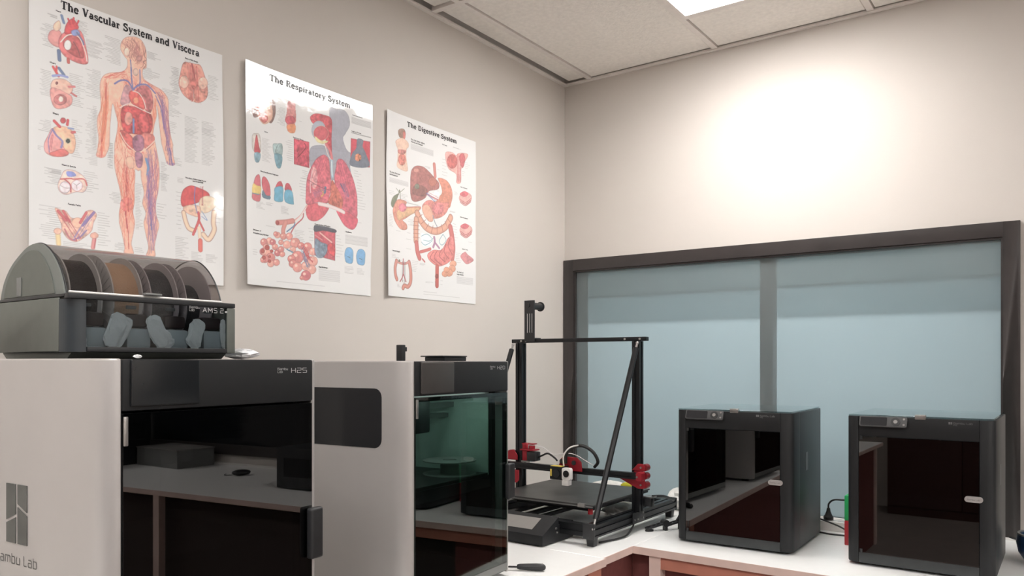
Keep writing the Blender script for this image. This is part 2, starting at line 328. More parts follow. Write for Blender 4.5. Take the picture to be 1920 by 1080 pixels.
# ------------------------------------------------------------------ benches
ZB=.75
def bench(label,tops,legs,aprons,panels,ed):
    e=empty('workbench',(0,0,0)); tag(e,label,'workbench')
    m=MB(); [m.box(*t,ZB-.024,ZB) for t in tops]; m.build('worktop','bench',e,bevel=.0015,seg=1)
    m=MB(); [m.box(*t) for t in ed]; m.build('edge_band','edge',e)
    for l in legs: B(*l,0,ZB-.024).build('leg','edge',e)
    for a in aprons: B(*a).build('apron','terra',e)
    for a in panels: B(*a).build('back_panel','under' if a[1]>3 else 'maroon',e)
    return e
# left bench in two lengths; the longer one stands 6 mm proud of the corner piece
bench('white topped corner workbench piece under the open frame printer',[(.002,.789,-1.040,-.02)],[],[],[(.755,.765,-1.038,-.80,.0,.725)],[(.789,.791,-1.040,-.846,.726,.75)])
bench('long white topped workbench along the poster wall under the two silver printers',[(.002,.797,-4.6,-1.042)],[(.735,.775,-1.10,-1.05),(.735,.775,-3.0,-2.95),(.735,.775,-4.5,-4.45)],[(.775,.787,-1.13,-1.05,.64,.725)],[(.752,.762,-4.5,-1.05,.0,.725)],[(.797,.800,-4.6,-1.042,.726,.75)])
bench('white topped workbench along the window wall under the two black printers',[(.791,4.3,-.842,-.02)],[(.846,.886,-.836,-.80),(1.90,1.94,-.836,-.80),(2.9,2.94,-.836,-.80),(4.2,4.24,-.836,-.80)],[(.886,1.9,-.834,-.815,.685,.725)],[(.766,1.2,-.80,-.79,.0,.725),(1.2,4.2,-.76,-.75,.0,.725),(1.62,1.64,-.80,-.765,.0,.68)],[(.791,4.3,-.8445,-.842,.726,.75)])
B(0.8,2.35,-.019,-.004,.74,.758)
up=B(.80,4.3,-.0195,-.002,.735,.7595).build('trim_3','white'); tag(up,kind=S)
# ------------------------------------------------------------------ posters
ART=[
[('T',4,'r',(75,1222,127,1207)),
('T',16,'r',(47,1170,109,1060)),
('T',12,'l',(215,1239,277,1166)),
('T',14,'l',(264,1161,352,1075)),
('T',2,'l',(179,1270,228,1262)),
('T',16,'r',(44,948,99,824)),
('T',18,'l',(185,968,258,809)),
('T',20,'r',(258,1019,333,876)),
('T',36,'r',(258,821,318,541)),
('T',8,'r',(44,714,99,654)),
('T',18,'l',(196,747,246,561)),
('T',3,'l',(41,585,67,563)),
('T',14,'l',(368,676,398,545)),
('T',5,'r',(70,485,147,466)),
('T',18,'r',(347,1210,434,1076)),
('T',8,'l',(579,1201,654,1163)),
('T',9,'l',(556,1114,648,1053)),
('T',20,'l',(661,1032,770,888)),
('T',15,'r',(701,1164,760,1028)),
('T',7,'l',(701,864,749,799)),
('T',9,'r',(371,674,395,596)),
('T',30,'r',(292,838,312,619)),
('T',20,'r',(368,674,396,542)),
('T',22,'l',(654,636,689,479)),
('T',30,'l',(514,495,551,253)),
('T',8,'r',(373,429,431,370)),
('T',6,'r',(402,175,449,134)),
('T',3,'l',(508,164,557,134)),
('T',6,'l',(632,415,689,326)),
('T',6,'l',(722,675,775,631)),
('T',4,'l',(748,570,792,541)),
('T',18,'r',(709,1165,754,1018)),
('T',16,'l',(932,1183,997,1042)),
('T',14,'l',(791,916,884,811)),
('T',11,'l',(892,913,980,834)),
('T',24,'l',(791,848,876,661)),
('T',26,'l',(892,872,972,666)),
('T',10,'r',(735,500,769,282)),
('T',8,'l',(972,528,1009,344)),
('T',16,'l',(735,250,814,105)),
('T',8,'l',(830,177,900,114)),
('T',7,'l',(916,173,989,123)),
('T',16,'r',(41,310,144,148)),
('T',14,'l',(320,317,384,145)),
('T',11,'r',(69,490,144,413)),
('T',10,'l',(252,509,327,402)),
('T',4,'l',(156,149,301,117)),
('T',5,'l',(644,573,709,537)),
('F',(86,36,35),(51,15,17),12,(95,1135,115,1151,138,1156,156,1125,150,1086,127,1072,98,1081,86,1102)),
('F',(86,22,23),(34,7,10),20,(150,1142,185,1172,228,1190,249,1169,264,1111,273,1050,258,1030,215,1026,162,1040,138,1070,135,1106)),
('F',(67,14,15),(44,9,10),25,(162,1127,191,1149,228,1149,246,1111,252,1063,221,1053,179,1065,156,1088)),
('F',(99,99,98),(44,15,17),12,(193,1103,191,1090,185,1079,176,1073,168,1074,162,1081,160,1092,162,1105,168,1116,176,1123,185,1122,191,1115)),
('S',(31,9,11),5,(203,1122,221,1097,234,1063)),
('S',(99,99,92),4,(144,1102,179,1148,228,1155,258,1096,267,1048)),
('F',(81,9,11),(31,4,7),12,(162,1152,168,1191,185,1222,203,1235,221,1216,228,1199,203,1172,179,1152)),
('S',(76,6,9),9,(188,1204,179,1226)),
('S',(76,6,9),9,(203,1213,205,1240)),
('S',(76,6,9),8,(218,1209,228,1234)),
('S',(19,29,52),13,(159,1200,149,1231)),
('F',(99,73,56),(51,20,17),12,(115,1179,138,1202,144,1170,127,1149,112,1153)),
('F',(31,40,75),(13,15,40),12,(194,1172,221,1188,234,1170,203,1153)),
('S',(17,22,44),8,(221,1172,246,1143,252,1126)),
('S',(15,22,40),18,(135,1056,138,1014)),
('S',(63,12,11),15,(178,1030,179,1015)),
('F',(96,59,48),(37,18,17),20,(104,901,125,919,163,927,196,908,196,879,174,856,125,859,99,869)),
('F',(91,40,37),(44,15,16),20,(96,862,125,873,174,862,196,850,191,814,158,787,120,778,101,807)),
('F',(67,22,22),(31,9,10),25,(171,832,167,818,156,806,141,798,127,798,116,804,112,816,116,830,127,842,141,850,156,850,167,844)),
('F',(99,88,80),0,12,(154,830,153,823,149,817,144,814,139,814,136,818,134,825,136,832,139,838,144,841,149,841,153,837)),
('S',(81,9,10),13,(133,935,117,959,109,971)),
('S',(81,9,10),10,(123,949,125,978)),
('S',(17,25,44),15,(158,948,136,973)),
('S',(34,40,75),11,(107,928,141,941,174,942)),
('S',(81,22,24),10,(180,897,207,905)),
('S',(67,18,19),10,(193,870,215,861)),
('F',(31,9,10),0,12,(132,901,131,897,128,893,125,891,122,891,120,893,119,897,120,901,122,905,125,907,128,907,131,905)),
('F',(91,40,39),(40,12,15),22,(107,679,88,641,70,597,75,559,109,547,163,558,180,576,152,610,136,646)),
('F',(99,59,40),(51,20,15),18,(112,683,158,700,196,689,213,641,207,593,191,577,169,585,147,620,125,655)),
('F',(86,20,19),(44,9,10),12,(93,557,120,574,147,589,174,586,180,573,152,554,109,547)),
('S',(29,25,56),9,(107,673,125,649,152,627,147,597)),
('S',(24,22,52),4,(104,667,88,618,93,563)),
('F',(76,59,40),0,12,(193,638,191,630,186,623,178,619,170,619,165,624,163,631,165,640,170,647,178,651,186,650,191,646)),
('F',(5,6,6),0,12,(188,637,186,631,183,626,178,623,173,624,169,627,168,632,169,638,173,644,178,646,183,646,186,642)),
('S',(76,10,12),15,(139,695,115,715)),
('F',(67,10,12),(26,4,6),12,(168,731,166,724,161,717,155,714,148,714,144,718,142,724,144,732,148,738,155,741,161,741,166,737)),
('S',(76,10,12),13,(174,712,177,735)),
('S',(31,40,65),9,(180,697,202,699)),
('S',(72,15,17),13,(196,680,208,685)),
('W',(63,15,19),1.4,6,7,(109,646,99,575)),
('F',(96,73,65),(37,15,22),15,(144,450,162,488,197,498,234,489,261,466,269,436,252,401,215,395,168,374,138,387,132,417)),
('F',(31,36,80),0,12,(171,486,203,490,215,473,179,463)),
('S',(72,12,13),6,(144,444,191,456,203,455,252,464,267,436)),
('S',(63,9,11),6,(162,447,188,427,191,391)),
('F',(99,88,92),(26,18,33),12,(188,412,185,398,176,386,163,380,151,382,142,390,139,403,142,417,151,429,163,435,176,433,185,425)),
('F',(96,83,88),(51,9,11),12,(247,432,243,417,234,406,220,399,207,401,197,409,194,422,197,437,207,448,220,455,234,453,243,445)),
('S',(31,20,22),2,(144,413,165,406,185,408)),
('S',(31,20,22),2,(218,427,203,436)),
('S',(31,20,22),2,(218,427,234,442)),
('S',(31,20,22),2,(218,427,220,408)),
('F',(91,55,44),(51,18,17),30,(118,298,144,296,168,293,191,266,221,267,246,274,264,308,295,317,314,297,298,256,289,217,264,188,228,158,203,152,174,164,150,198,144,234)),
('F',(99,59,44),(59,25,19),10,(249,249,245,236,235,226,221,220,208,222,198,229,194,241,198,254,208,265,221,270,235,269,245,261)),
('S',(74,15,17),15,(132,288,168,250)),
('S',(74,15,17),13,(156,292,185,246)),
('S',(74,15,17),13,(264,302,234,247)),
('S',(31,20,48),13,(301,308,246,236)),
('S',(63,18,22),8,(162,206,185,165,215,157)),
('S',(31,22,48),7,(203,161,234,178,264,214)),
('W',(63,10,13),1.9,10,19,(162,261,228,165)),
('W',(26,20,48),1.9,7,13,(277,279,215,169)),
('S',(96,73,37),23,(129,195,134,131)),
('S',(81,30,30),21,(305,200,295,132)),
('S',(59,12,15),5,(311,201,301,132)),
('F',(99,59,44),(51,20,17),12,(147,194,145,187,138,180,129,177,121,178,114,183,112,190,114,197,121,204,129,207,138,206,145,202)),
('F',(96,51,40),(51,20,17),12,(322,196,319,188,312,182,301,179,291,180,284,184,282,190,284,198,291,204,301,207,312,207,319,202)),
('F',(86,35,28),(37,9,10),30,(784,1202,822,1214,849,1216,884,1219,908,1176,928,1110,924,1051,884,1012,837,1006,784,1027,757,1075,765,1134)),
('F',(96,59,48),(51,12,13),25,(817,1107,813,1088,802,1072,788,1063,773,1064,763,1073,759,1090,763,1108,773,1124,788,1133,802,1133,813,1123)),
('F',(96,59,48),(51,12,13),25,(929,1132,925,1114,914,1098,900,1089,886,1090,875,1099,872,1115,875,1134,886,1149,900,1158,914,1158,925,1148)),
('S',(51,10,10),9,(834,1211,849,1144,845,1079,841,1014)),
('S',(99,88,75),5,(841,1071,844,1008)),
('W',(59,9,10),1.9,16,27,(837,1205,845,1015)),
('F',(76,22,19),0,30,(871,1115,868,1100,860,1087,849,1080,838,1081,830,1089,827,1103,830,1118,838,1130,849,1137,860,1137,868,1129)),
('F',(99,56,42),(51,20,17),12,(493,1246,462,1231,440,1199,437,1162,456,1134,471,1118,468,1080,440,1048,377,1023,344,995,330,949,333,885,333,831,318,786,317,739,324,681,318,621,312,599,322,587,350,593,363,613,377,658,380,754,383,791,389,852,395,872,407,833,419,788,416,733,404,670,404,616,402,613,405,556,419,495,434,434,438,382,428,329,428,276,443,215,454,152,451,126,478,123,502,128,490,174,499,228,508,288,499,340,508,394,508,447,511,530,511,565,529,560,541,566,545,519,560,450,551,395,569,345,558,295,569,231,582,167,569,124,594,122,619,126,616,177,628,239,641,295,625,353,625,413,638,476,644,556,641,622,625,703,616,743,608,772,615,824,628,877,624,927,634,904,644,819,654,739,660,717,676,665,686,634,709,626,732,637,722,681,719,742,722,735,708,783,698,844,695,926,691,983,654,1017,595,1032,556,1051,553,1094,572,1112,574,1156,570,1205,550,1242,524,1252)),
('M',),
('S',(91,40,33),8,(322,596,300,591,290,582)),
('S',(91,40,33),8,(320,595,312,571,310,531)),
('S',(91,40,33),8,(334,598,332,558,331,521)),
('S',(91,40,33),8,(345,601,347,561,348,527)),
('S',(91,40,33),8,(357,603,362,570,362,542)),
('S',(51,27,44),9,(689,638,688,589,694,535)),
('S',(51,27,44),9,(702,634,706,580,710,523)),
('S',(51,27,44),9,(715,637,725,584,728,523)),
('S',(51,27,44),9,(725,639,742,587,746,532)),
('S',(51,27,44),9,(732,637,752,614,765,579)),
('W',(86,18,13),2.6,9,10,(353,986,356,891,347,782,338,685,336,601)),
('W',(72,9,10),4.7,3,5,(365,977,362,893,359,785,344,686,336,601)),
('W',(81,14,11),1.9,7,9,(339,673,336,616,334,547)),
('W',(24,18,48),3.2,10,9,(634,1005,661,949,671,850,688,766,701,679)),
('W',(15,15,48),5.9,2,4,(621,976,651,921,668,824,688,740)),
('W',(24,18,48),2.5,10,9,(683,752,699,695,709,636,725,541)),
('W',(81,14,12),2.4,11,19,(460,678,460,596,463,492,472,388,466,282,475,131)),
('W',(67,7,9),4.8,3,6,(460,643,466,539,469,434,463,340,472,236,475,137)),
('F',(96,30,27),0,40,(438,394,472,411,499,401,499,357,460,339,436,353)),
('W',(76,9,10),2.0,9,15,(466,410,466,340)),
('W',(26,18,44),2.7,11,18,(582,693,594,600,588,491,591,396,594,288,594,139)),
('W',(17,18,48),5.8,3,6,(575,674,582,586,582,478,591,372,594,264,594,133)),
('W',(72,15,19),2.3,6,21,(606,687,619,593,616,496,606,386,613,291)),
('S',(17,36,65),11,(569,631,582,586,578,549)),
('W',(91,30,17),2.8,16,18,(359,987,356,891,347,782,338,685,336,601)),
('W',(91,27,19),2.6,20,44,(460,678,460,596,463,492,472,388,469,282,475,131)),
('W',(51,22,37),2.5,18,33,(594,696,600,601,594,492,591,396,597,289,594,139)),
('W',(51,20,33),2.7,14,22,(641,1007,668,926,678,852,688,766,701,679)),
('W',(91,27,17),2.4,16,18,(413,907,428,826,425,735,431,646)),
('W',(91,27,17),2.5,10,13,(615,962,611,873,615,780,621,687)),
('W',(81,22,19),2.2,14,37,(487,658,543,633)),
('W',(86,18,13),2.2,14,33,(456,1040,487,1000,493,904)),
('W',(72,12,15),2.2,16,46,(505,1018,509,933,505,809)),
('W',(81,15,12),2.1,9,18,(353,986,407,1014,468,1050)),
('W',(67,14,17),2.2,10,22,(563,1053,621,1033,674,978)),
('F',(72,36,40),(26,20,33),25,(462,987,487,982,493,953,480,901,450,880,434,888,443,939)),
('F',(63,18,19),(26,9,15),35,(531,995,576,1014,602,983,608,923,588,874,556,896,518,936)),
('F',(78,13,12),(37,4,6),30,(487,964,518,966,550,944,563,910,550,882,512,891,487,909,477,937)),
('F',(99,36,22),0,30,(529,926,527,918,522,910,515,906,508,907,503,911,501,919,503,927,508,934,515,938,522,938,527,934)),
('F',(67,9,10),(31,5,7),35,(440,860,468,882,518,886,563,879,598,870,605,815,588,768,543,751,493,745,456,742,437,792)),
('F',(81,36,30),(44,6,7),20,(465,848,490,848,496,813,474,783,454,803)),
('F',(72,12,13),(31,4,6),30,(531,853,563,867,585,829,582,778,550,765,528,802)),
('S',(19,30,61),10,(502,821,502,753)),
('S',(72,9,10),9,(517,824,518,757)),
('S',(99,83,80),4,(431,863,468,891,499,894,550,882,595,875)),
('S',(99,94,86),4,(499,967,531,964,556,934,569,894)),
('F',(74,15,14),(37,6,7),30,(434,749,468,745,499,722,502,673,480,662,456,687,434,719)),
('F',(81,25,22),(51,12,13),25,(550,758,608,766,615,730,576,683,556,698)),
('F',(44,18,27),(17,9,22),35,(499,722,531,748,556,735,556,685,531,661,505,668)),
('S',(99,73,61),5,(431,736,462,689,512,657,531,655,576,690,618,737)),
('S',(19,20,52),8,(404,977,437,1004,474,1009,499,973)),
('S',(19,20,52),8,(499,973,531,1007,576,1020,621,989)),
('S',(19,22,52),7,(490,1087,493,1027,499,973)),
('S',(21,22,52),6,(537,1089,538,1028,531,1001)),
('F',(51,22,33),(26,14,24),30,(511,648,532,658,551,645,548,591,532,576,517,590)),
('F',(99,59,44),(59,25,22),8,(466,615,496,624,505,594,502,570,478,565,466,586)),
('W',(51,20,19),2.2,16,46,(468,1227,493,1180,505,1123)),
('W',(63,22,19),2.2,8,25,(550,1236,550,1167,531,1100)),
('W',(59,22,22),2.0,14,28,(499,1243,499,1188,518,1145,531,1100)),
('S',(31,14,15),3,(570,1205,563,1171,574,1153,556,1135,570,1124,556,1101)),
('F',(72,33,30),(31,14,15),20,(549,1152,547,1144,542,1137,534,1133,526,1133,521,1136,519,1142,521,1149,526,1156,534,1160,542,1161,547,1158)),
('F',(99,73,61),(44,20,19),12,(482,1164,480,1152,475,1143,468,1138,461,1138,456,1145,454,1155,456,1167,461,1176,468,1182,475,1181,480,1174)),
('S',(21,22,48),6,(487,1123,493,1070)),
('F',(86,59,48),(37,20,24),12,(529,1074,527,1064,522,1056,515,1052,508,1052,503,1057,501,1066,503,1076,508,1084,515,1089,522,1088,527,1083)),
('U',),
('F',(74,9,10),(37,5,7),12,(772,423,769,464,784,509,822,537,861,537,924,520,936,493,892,464,830,432,791,415)),
('F',(92,73,54),(51,33,24),12,(880,469,924,498,972,485,968,440,924,404,884,405)),
('F',(91,59,44),(51,25,19),20,(784,414,837,434,884,427,876,376,830,376,791,391)),
('S',(59,27,22),28,(785,383,795,342,814,303,845,293)),
('S',(96,73,54),22,(785,383,795,342,814,303,845,293)),
('S',(59,27,22),29,(964,411,960,352,964,309,932,254,900,279)),
('S',(96,73,54),23,(964,411,960,352,964,309,932,254,900,279)),
('S',(74,12,13),15,(872,396,875,354,841,271)),
('S',(74,12,13),12,(875,354,904,301)),
('S',(17,22,52),5,(853,536,849,464,865,395)),
('S',(26,40,65),4,(892,407,924,361,892,378)),
('S',(99,78,61),21,(876,311,880,262)),
('S',(86,18,15),27,(883,241,883,190)),
('W',(51,6,8),1.9,5,11,(892,543,892,442)),
('K', 'Heart in Systole', 8, (149, 516)),
('K', 'Heart', 8, (122, 1247)),
('K', 'Heart', 9, (93, 990)),
('K', 'Heart', 9, (107, 752)),
('K', 'Female Pelvis', 9, (177, 331)),
('K', 'Base of the Brain', 9, (793, 1232)),
('K', 'Branches of Abdominal Aorta', 8, (795, 578)),
('K', 'and Portal Vein', 8, (837, 567))],
[('K', 'Conducting System', 9, (846, 1210)),
('K', 'Lungs and Pleurae', 9, (841, 1101)),
('K', 'Respiratory Mucosa', 8, (357, 946)),
('K', 'Larynx', 8, (139, 929)),
('K', 'Bronchopulmonary Segments', 9, (108, 684)),
('K', 'Structure of', 10, (50, 326)),
('K', 'Intrapulmonary Airways', 10, (49, 308)),
('K', 'Cross Section of Alveolus', 10, (525, 429)),
('K', 'Gas Exchange', 11, (559, 158)),
('K', 'Ventilation', 10, (788, 415)),
('T',2,'l',(186,1213,300,1209)),
('T',14,'r',(230,1110,296,996)),
('T',1,'l',(405,1059,428,1058)),
('T',11,'j',(841,1197,1004,1152)),
('T',5,'j',(841,1093,1004,1087)),
('T',18,'l',(123,889,195,748)),
('T',10,'r',(300,924,354,788)),
('T',5,'r',(418,757,470,699)),
('T',3,'l',(867,846,932,795)),
('T',2,'r',(503,1061,532,1038)),
('T',8,'r',(395,711,456,565)),
('T',11,'l',(889,790,965,577)),
('T',6,'l',(77,502,144,456)),
('T',7,'l',(265,504,327,455)),
('T',3,'l',(152,507,212,488)),
('T',11,'j',(788,399,982,335)),
('T',12,'j',(561,147,741,70)),
('T',8,'l',(710,389,772,231)),
('T',5,'r',(475,403,518,310)),
('T',7,'l',(368,373,451,302)),
('T',6,'l',(783,188,862,136)),
('T',5,'l',(894,183,965,138)),
('T',1,'j',(230,35,610,36)),
('T',3,'l',(48,216,106,174)),
('T',1,'l',(152,364,238,366)),
('T',1,'l',(889,493,949,489)),
('F',(25,13,11),(17,9,8),20,(68,1165,110,1184,169,1187,212,1148,225,1065,195,993,152,1003,102,1005,60,994,45,1047,52,1119)),
('F',(80,44,31),0,12,(81,1112,152,1139,195,1100,203,1031,169,986,127,972,89,1016)),
('F',(71,16,14),0,20,(81,1098,118,1094,152,1046,169,1008,135,978,97,1011)),
('F',(75,27,26),0,20,(318,1155,368,1169,377,1119,382,1061,372,1029,368,984,318,972,309,1014,296,1040,309,1087)),
('F',(67,10,14),(40,7,9),20,(374,1056,369,1041,355,1028,336,1019,317,1018,303,1025,298,1037,303,1051,317,1064,336,1073,355,1074,369,1068)),
('F',(80,30,14),0,12,(309,1006,372,1029,371,978,327,968)),
('F',(75,70,65),(29,22,22),15,(48,879,77,900,106,893,110,801,52,796)),
('F',(63,9,11),(34,5,6),12,(64,827,81,894,97,834,106,793,64,784)),
('F',(25,44,54),(12,25,31),20,(64,781,108,787,97,736,68,733)),
('F',(40,54,54),(13,22,24),25,(205,865,238,877,273,881,272,815,243,801,212,809)),
('F',(20,41,50),(10,22,29),20,(216,810,272,808,260,736,230,737)),
('S',(13,22,24),3,(238,869,219,818)),
('R',(67,9,14),(25,7,9),30,(364,938,484,944,484,779,364,779)),
('S',(25,3,5),5,(391,826,456,900,446,927)),
('S',(34,5,7),5,(395,886,391,863)),
('F',(40,41,48),0,5,(650,1191,710,1214,772,1223,814,1194,825,1133,788,1068,767,1032,793,974,825,942,830,863,814,772,571,726,494,787,494,908,590,949,660,953)),
('F',(40,41,48),0,5,(492,899,553,920,655,943,740,946,838,950,838,867,740,864,655,830,553,841,492,828)),
('F',(67,9,12),(40,7,9),25,(492,1104,532,1137,600,1147,668,1133,668,1009,672,901,655,897,630,969,571,1063,513,1071)),
('F',(46,49,57),0,5,(620,1052,612,1019,590,991,561,976,532,978,511,995,503,1024,511,1056,532,1083,561,1099,590,1098,612,1081)),
('F',(71,13,16),(89,58,46),12,(642,1038,634,1012,611,989,581,975,550,975,528,987,520,1009,528,1034,550,1057,581,1071,611,1072,634,1060)),
('F',(84,74,40),0,12,(532,992,581,977,640,987,610,961,551,959)),
('S',(80,22,24),21,(625,960,660,921,672,877)),
('S',(89,74,70),6,(610,965,640,894,675,863)),
('F',(71,12,16),(53,9,14),15,(463,540,553,567,634,572,645,549,603,491,542,450,483,449,458,484)),
('F',(69,10,16),(49,8,12),15,(708,547,772,557,885,525,888,475,849,436,783,452,740,495)),
('F',(71,15,20),(34,7,12),22,(609,889,645,868,655,798,664,702,650,635,634,580,553,571,463,544,455,601,463,697,488,764,532,837,573,873)),
('F',(67,13,19),(34,7,12),22,(735,890,772,887,816,846,860,772,888,676,891,593,885,525,816,548,756,563,761,622,708,678,692,756,708,833,713,866)),
('F',(80,38,40),0,30,(550,729,547,693,536,665,522,653,508,660,498,684,494,718,498,755,508,783,522,795,536,788,547,764)),
('S',(89,54,57),8,(512,769,492,694,492,624)),
('F',(63,16,12),(40,10,9),25,(668,735,708,702,761,630,761,580,740,556,687,568,636,584,655,636)),
('S',(89,74,74),24,(563,564,645,562,729,551,772,541)),
('S',(46,66,78),15,(671,866,672,801,676,761)),
('S',(98,99,99),5,(670,857,671,768)),
('S',(10,22,34),17,(616,677,609,644)),
('S',(80,51,7),7,(578,659,598,638,583,616)),
('S',(13,12,24),9,(745,725,778,682)),
('W',(40,16,26),2.8,9,24,(609,660,522,613)),
('W',(20,15,29),2.8,8,25,(756,719,794,644)),
('S',(34,7,12),4,(478,700,563,676,650,667)),
('W',(56,10,17),1.9,9,36,(593,857,532,710)),
('W',(49,9,16),2.0,9,33,(761,868,838,668)),
('R',(67,8,12),(20,16,19),10,(837,1050,998,1061,995,883,833,868)),
('F',(20,23,29),0,10,(889,1052,916,1065,943,1056,938,1015,965,972,987,887,835,866,846,946,883,994)),
('F',(80,30,17),0,40,(928,940,924,926,914,914,899,908,885,908,875,916,871,928,875,941,885,953,899,959,914,959,924,952)),
('F',(67,13,17),(25,12,16),8,(64,630,93,660,106,638,110,560,102,502,48,504,44,542)),
('F',(86,62,17),0,8,(50,596,81,591,110,589,106,549,48,539)),
('S',(13,27,34),6,(48,539,97,541)),
('F',(67,12,16),(29,7,12),8,(127,652,152,650,178,612,182,548,152,543,125,581,118,622)),
('F',(13,22,31),0,10,(127,574,152,547,182,548,178,526,123,531)),
('F',(63,10,14),0,12,(238,641,265,651,275,615,221,598)),
('F',(15,47,65),(10,22,34),8,(219,605,275,619,278,557,272,529,216,525,214,568)),
('F',(63,10,14),0,12,(300,645,327,647,345,606,293,600)),
('F',(15,47,65),(10,22,34),8,(294,600,345,606,359,542,354,525,293,534)),
('S',(80,44,40),11,(363,424,418,469,465,537)),
('S',(93,83,83),6,(354,408,409,457,456,520)),
('S',(56,10,12),8,(336,339,372,396,428,448,437,480)),
('S',(13,27,46),8,(309,350,363,394,368,417)),
('S',(71,27,24),33,(238,395,300,407,354,423)),
('S',(75,30,26),30,(300,407,282,361,282,317)),
('F',(40,7,7),(25,4,5),12,(251,395,249,388,244,383,238,380,232,381,228,385,226,392,228,398,232,404,238,406,244,405,249,401)),
('F',(86,41,34),(40,10,11),10,(203,278,200,267,191,258,178,253,165,255,156,261,152,272,156,283,165,292,178,296,191,295,200,288)),
('F',(98,62,54),0,5,(178,281,177,278,174,275,170,274,166,274,163,276,162,279,163,283,166,285,170,287,174,286,177,284)),
('F',(74,25,23),(40,10,11),10,(162,266,159,254,149,244,135,240,122,241,112,248,108,259,112,271,122,280,135,285,149,284,159,277)),
('F',(98,62,54),0,5,(135,269,134,266,131,263,127,261,123,262,120,264,119,267,120,271,123,274,127,275,131,275,134,273)),
('F',(80,32,28),(40,10,11),10,(176,239,173,228,164,220,152,216,140,217,132,224,128,233,132,243,140,252,152,256,164,255,173,248)),
('F',(98,62,54),0,5,(152,242,151,239,149,236,145,235,141,235,139,237,138,240,139,243,141,246,145,247,149,247,151,245)),
('F',(67,18,20),(40,10,11),10,(152,207,149,196,139,187,127,183,114,185,105,191,102,202,105,213,114,221,127,226,139,224,149,218)),
('F',(98,62,54),0,5,(127,211,126,208,123,205,119,204,115,204,113,206,112,209,113,212,115,215,119,216,123,216,126,214)),
('F',(67,18,20),(40,10,11),10,(226,274,223,264,215,256,203,252,192,253,184,259,181,268,184,278,192,286,203,290,215,289,223,283)),
('F',(98,62,54),0,5,(203,276,203,274,200,271,197,270,193,270,191,272,190,275,191,278,193,280,197,281,200,281,203,279)),
('F',(86,41,34),(40,10,11),10,(261,322,258,312,250,304,238,300,227,301,219,307,216,316,219,325,227,333,238,337,250,337,258,331)),
('F',(98,62,54),0,5,(238,324,237,321,235,319,231,318,228,318,226,320,225,323,226,325,228,328,231,329,235,329,237,327)),
('F',(80,32,28),(40,10,11),10,(307,320,304,310,295,301,282,297,270,298,261,304,258,314,261,325,270,333,282,338,295,337,304,330)),
('F',(98,62,54),0,5,(282,323,281,320,279,317,275,316,271,317,268,318,267,321,268,325,271,327,275,328,279,328,281,326)),
('F',(80,32,28),(40,10,11),10,(354,327,350,315,341,306,327,301,314,302,304,309,300,319,304,331,314,340,327,345,341,344,350,337)),
('F',(98,62,54),0,5,(327,330,326,326,323,323,319,322,315,322,312,324,311,327,312,331,315,334,319,335,323,335,326,333)),
('F',(80,32,28),(40,10,11),10,(243,247,240,237,232,229,221,225,210,227,201,232,198,241,201,251,210,259,221,263,232,262,240,256)),
('F',(98,62,54),0,5,(221,250,220,247,217,244,214,243,211,244,208,245,207,248,208,251,211,253,214,255,217,254,220,252)),
('F',(67,18,20),(40,10,11),10,(263,213,260,202,251,194,238,190,226,191,217,197,214,207,217,218,226,226,238,230,251,229,260,223)),
('F',(98,62,54),0,5,(238,216,237,213,235,210,231,209,227,210,225,211,224,214,225,218,227,220,231,221,235,221,237,219)),
('F',(74,25,23),(40,10,11),10,(288,237,285,228,276,220,265,216,253,217,245,223,242,232,245,242,253,250,265,254,276,253,285,247)),
('F',(98,62,54),0,5,(265,240,264,238,261,235,258,234,254,234,252,236,251,239,252,242,254,244,258,245,261,245,264,243)),
('F',(80,32,28),(40,10,11),10,(295,209,292,200,284,193,273,189,263,190,255,196,252,204,255,213,263,221,273,224,284,223,292,218)),
('F',(98,62,54),0,5,(273,212,273,209,270,207,267,206,264,206,262,208,261,210,262,213,264,215,267,216,270,216,273,214)),
('F',(86,41,34),(40,10,11),10,(186,204,182,189,169,177,152,172,135,174,123,183,118,196,123,211,135,223,152,229,169,227,182,218)),
('F',(98,62,54),0,5,(152,209,151,204,147,201,142,199,137,200,133,202,132,206,133,211,137,214,142,216,147,216,151,213)),
('F',(74,25,23),(40,10,11),10,(221,179,216,164,203,152,186,147,169,149,157,158,152,172,157,186,169,198,186,204,203,202,216,193)),
('F',(98,62,54),0,5,(186,184,185,180,181,176,176,174,171,175,167,178,166,182,167,186,171,190,176,191,181,191,185,188)),
('F',(74,25,23),(40,10,11),10,(173,167,169,154,158,144,144,139,129,141,119,149,115,161,119,173,129,183,144,188,158,186,169,178)),
('F',(98,62,54),0,5,(144,171,142,167,139,164,135,163,131,163,128,166,126,169,128,173,131,176,135,177,139,177,142,174)),
('F',(86,41,34),(40,10,11),10,(212,142,209,131,199,122,186,118,173,120,164,126,161,137,164,148,173,157,186,161,199,159,209,153)),
('F',(98,62,54),0,5,(186,146,185,143,182,140,179,139,175,139,172,141,171,144,172,148,175,150,179,152,182,151,185,149)),
('F',(80,32,28),(40,10,11),10,(254,154,251,143,242,135,230,131,217,132,208,139,205,149,208,159,217,167,230,171,242,170,251,163)),
('F',(98,62,54),0,5,(230,157,229,154,226,152,222,150,219,151,216,153,215,156,216,159,219,161,222,162,226,162,229,160)),
('F',(74,25,23),(40,10,11),10,(147,157,144,148,137,141,127,138,117,139,109,144,107,153,109,161,117,168,127,172,137,171,144,165)),
('F',(98,62,54),0,5,(127,160,126,157,124,155,121,154,118,154,115,156,115,159,115,161,118,163,121,164,124,164,126,162)),
('F',(86,41,34),(40,10,11),10,(340,273,336,260,324,250,309,244,294,246,283,254,279,266,283,279,294,289,309,294,324,293,336,285)),
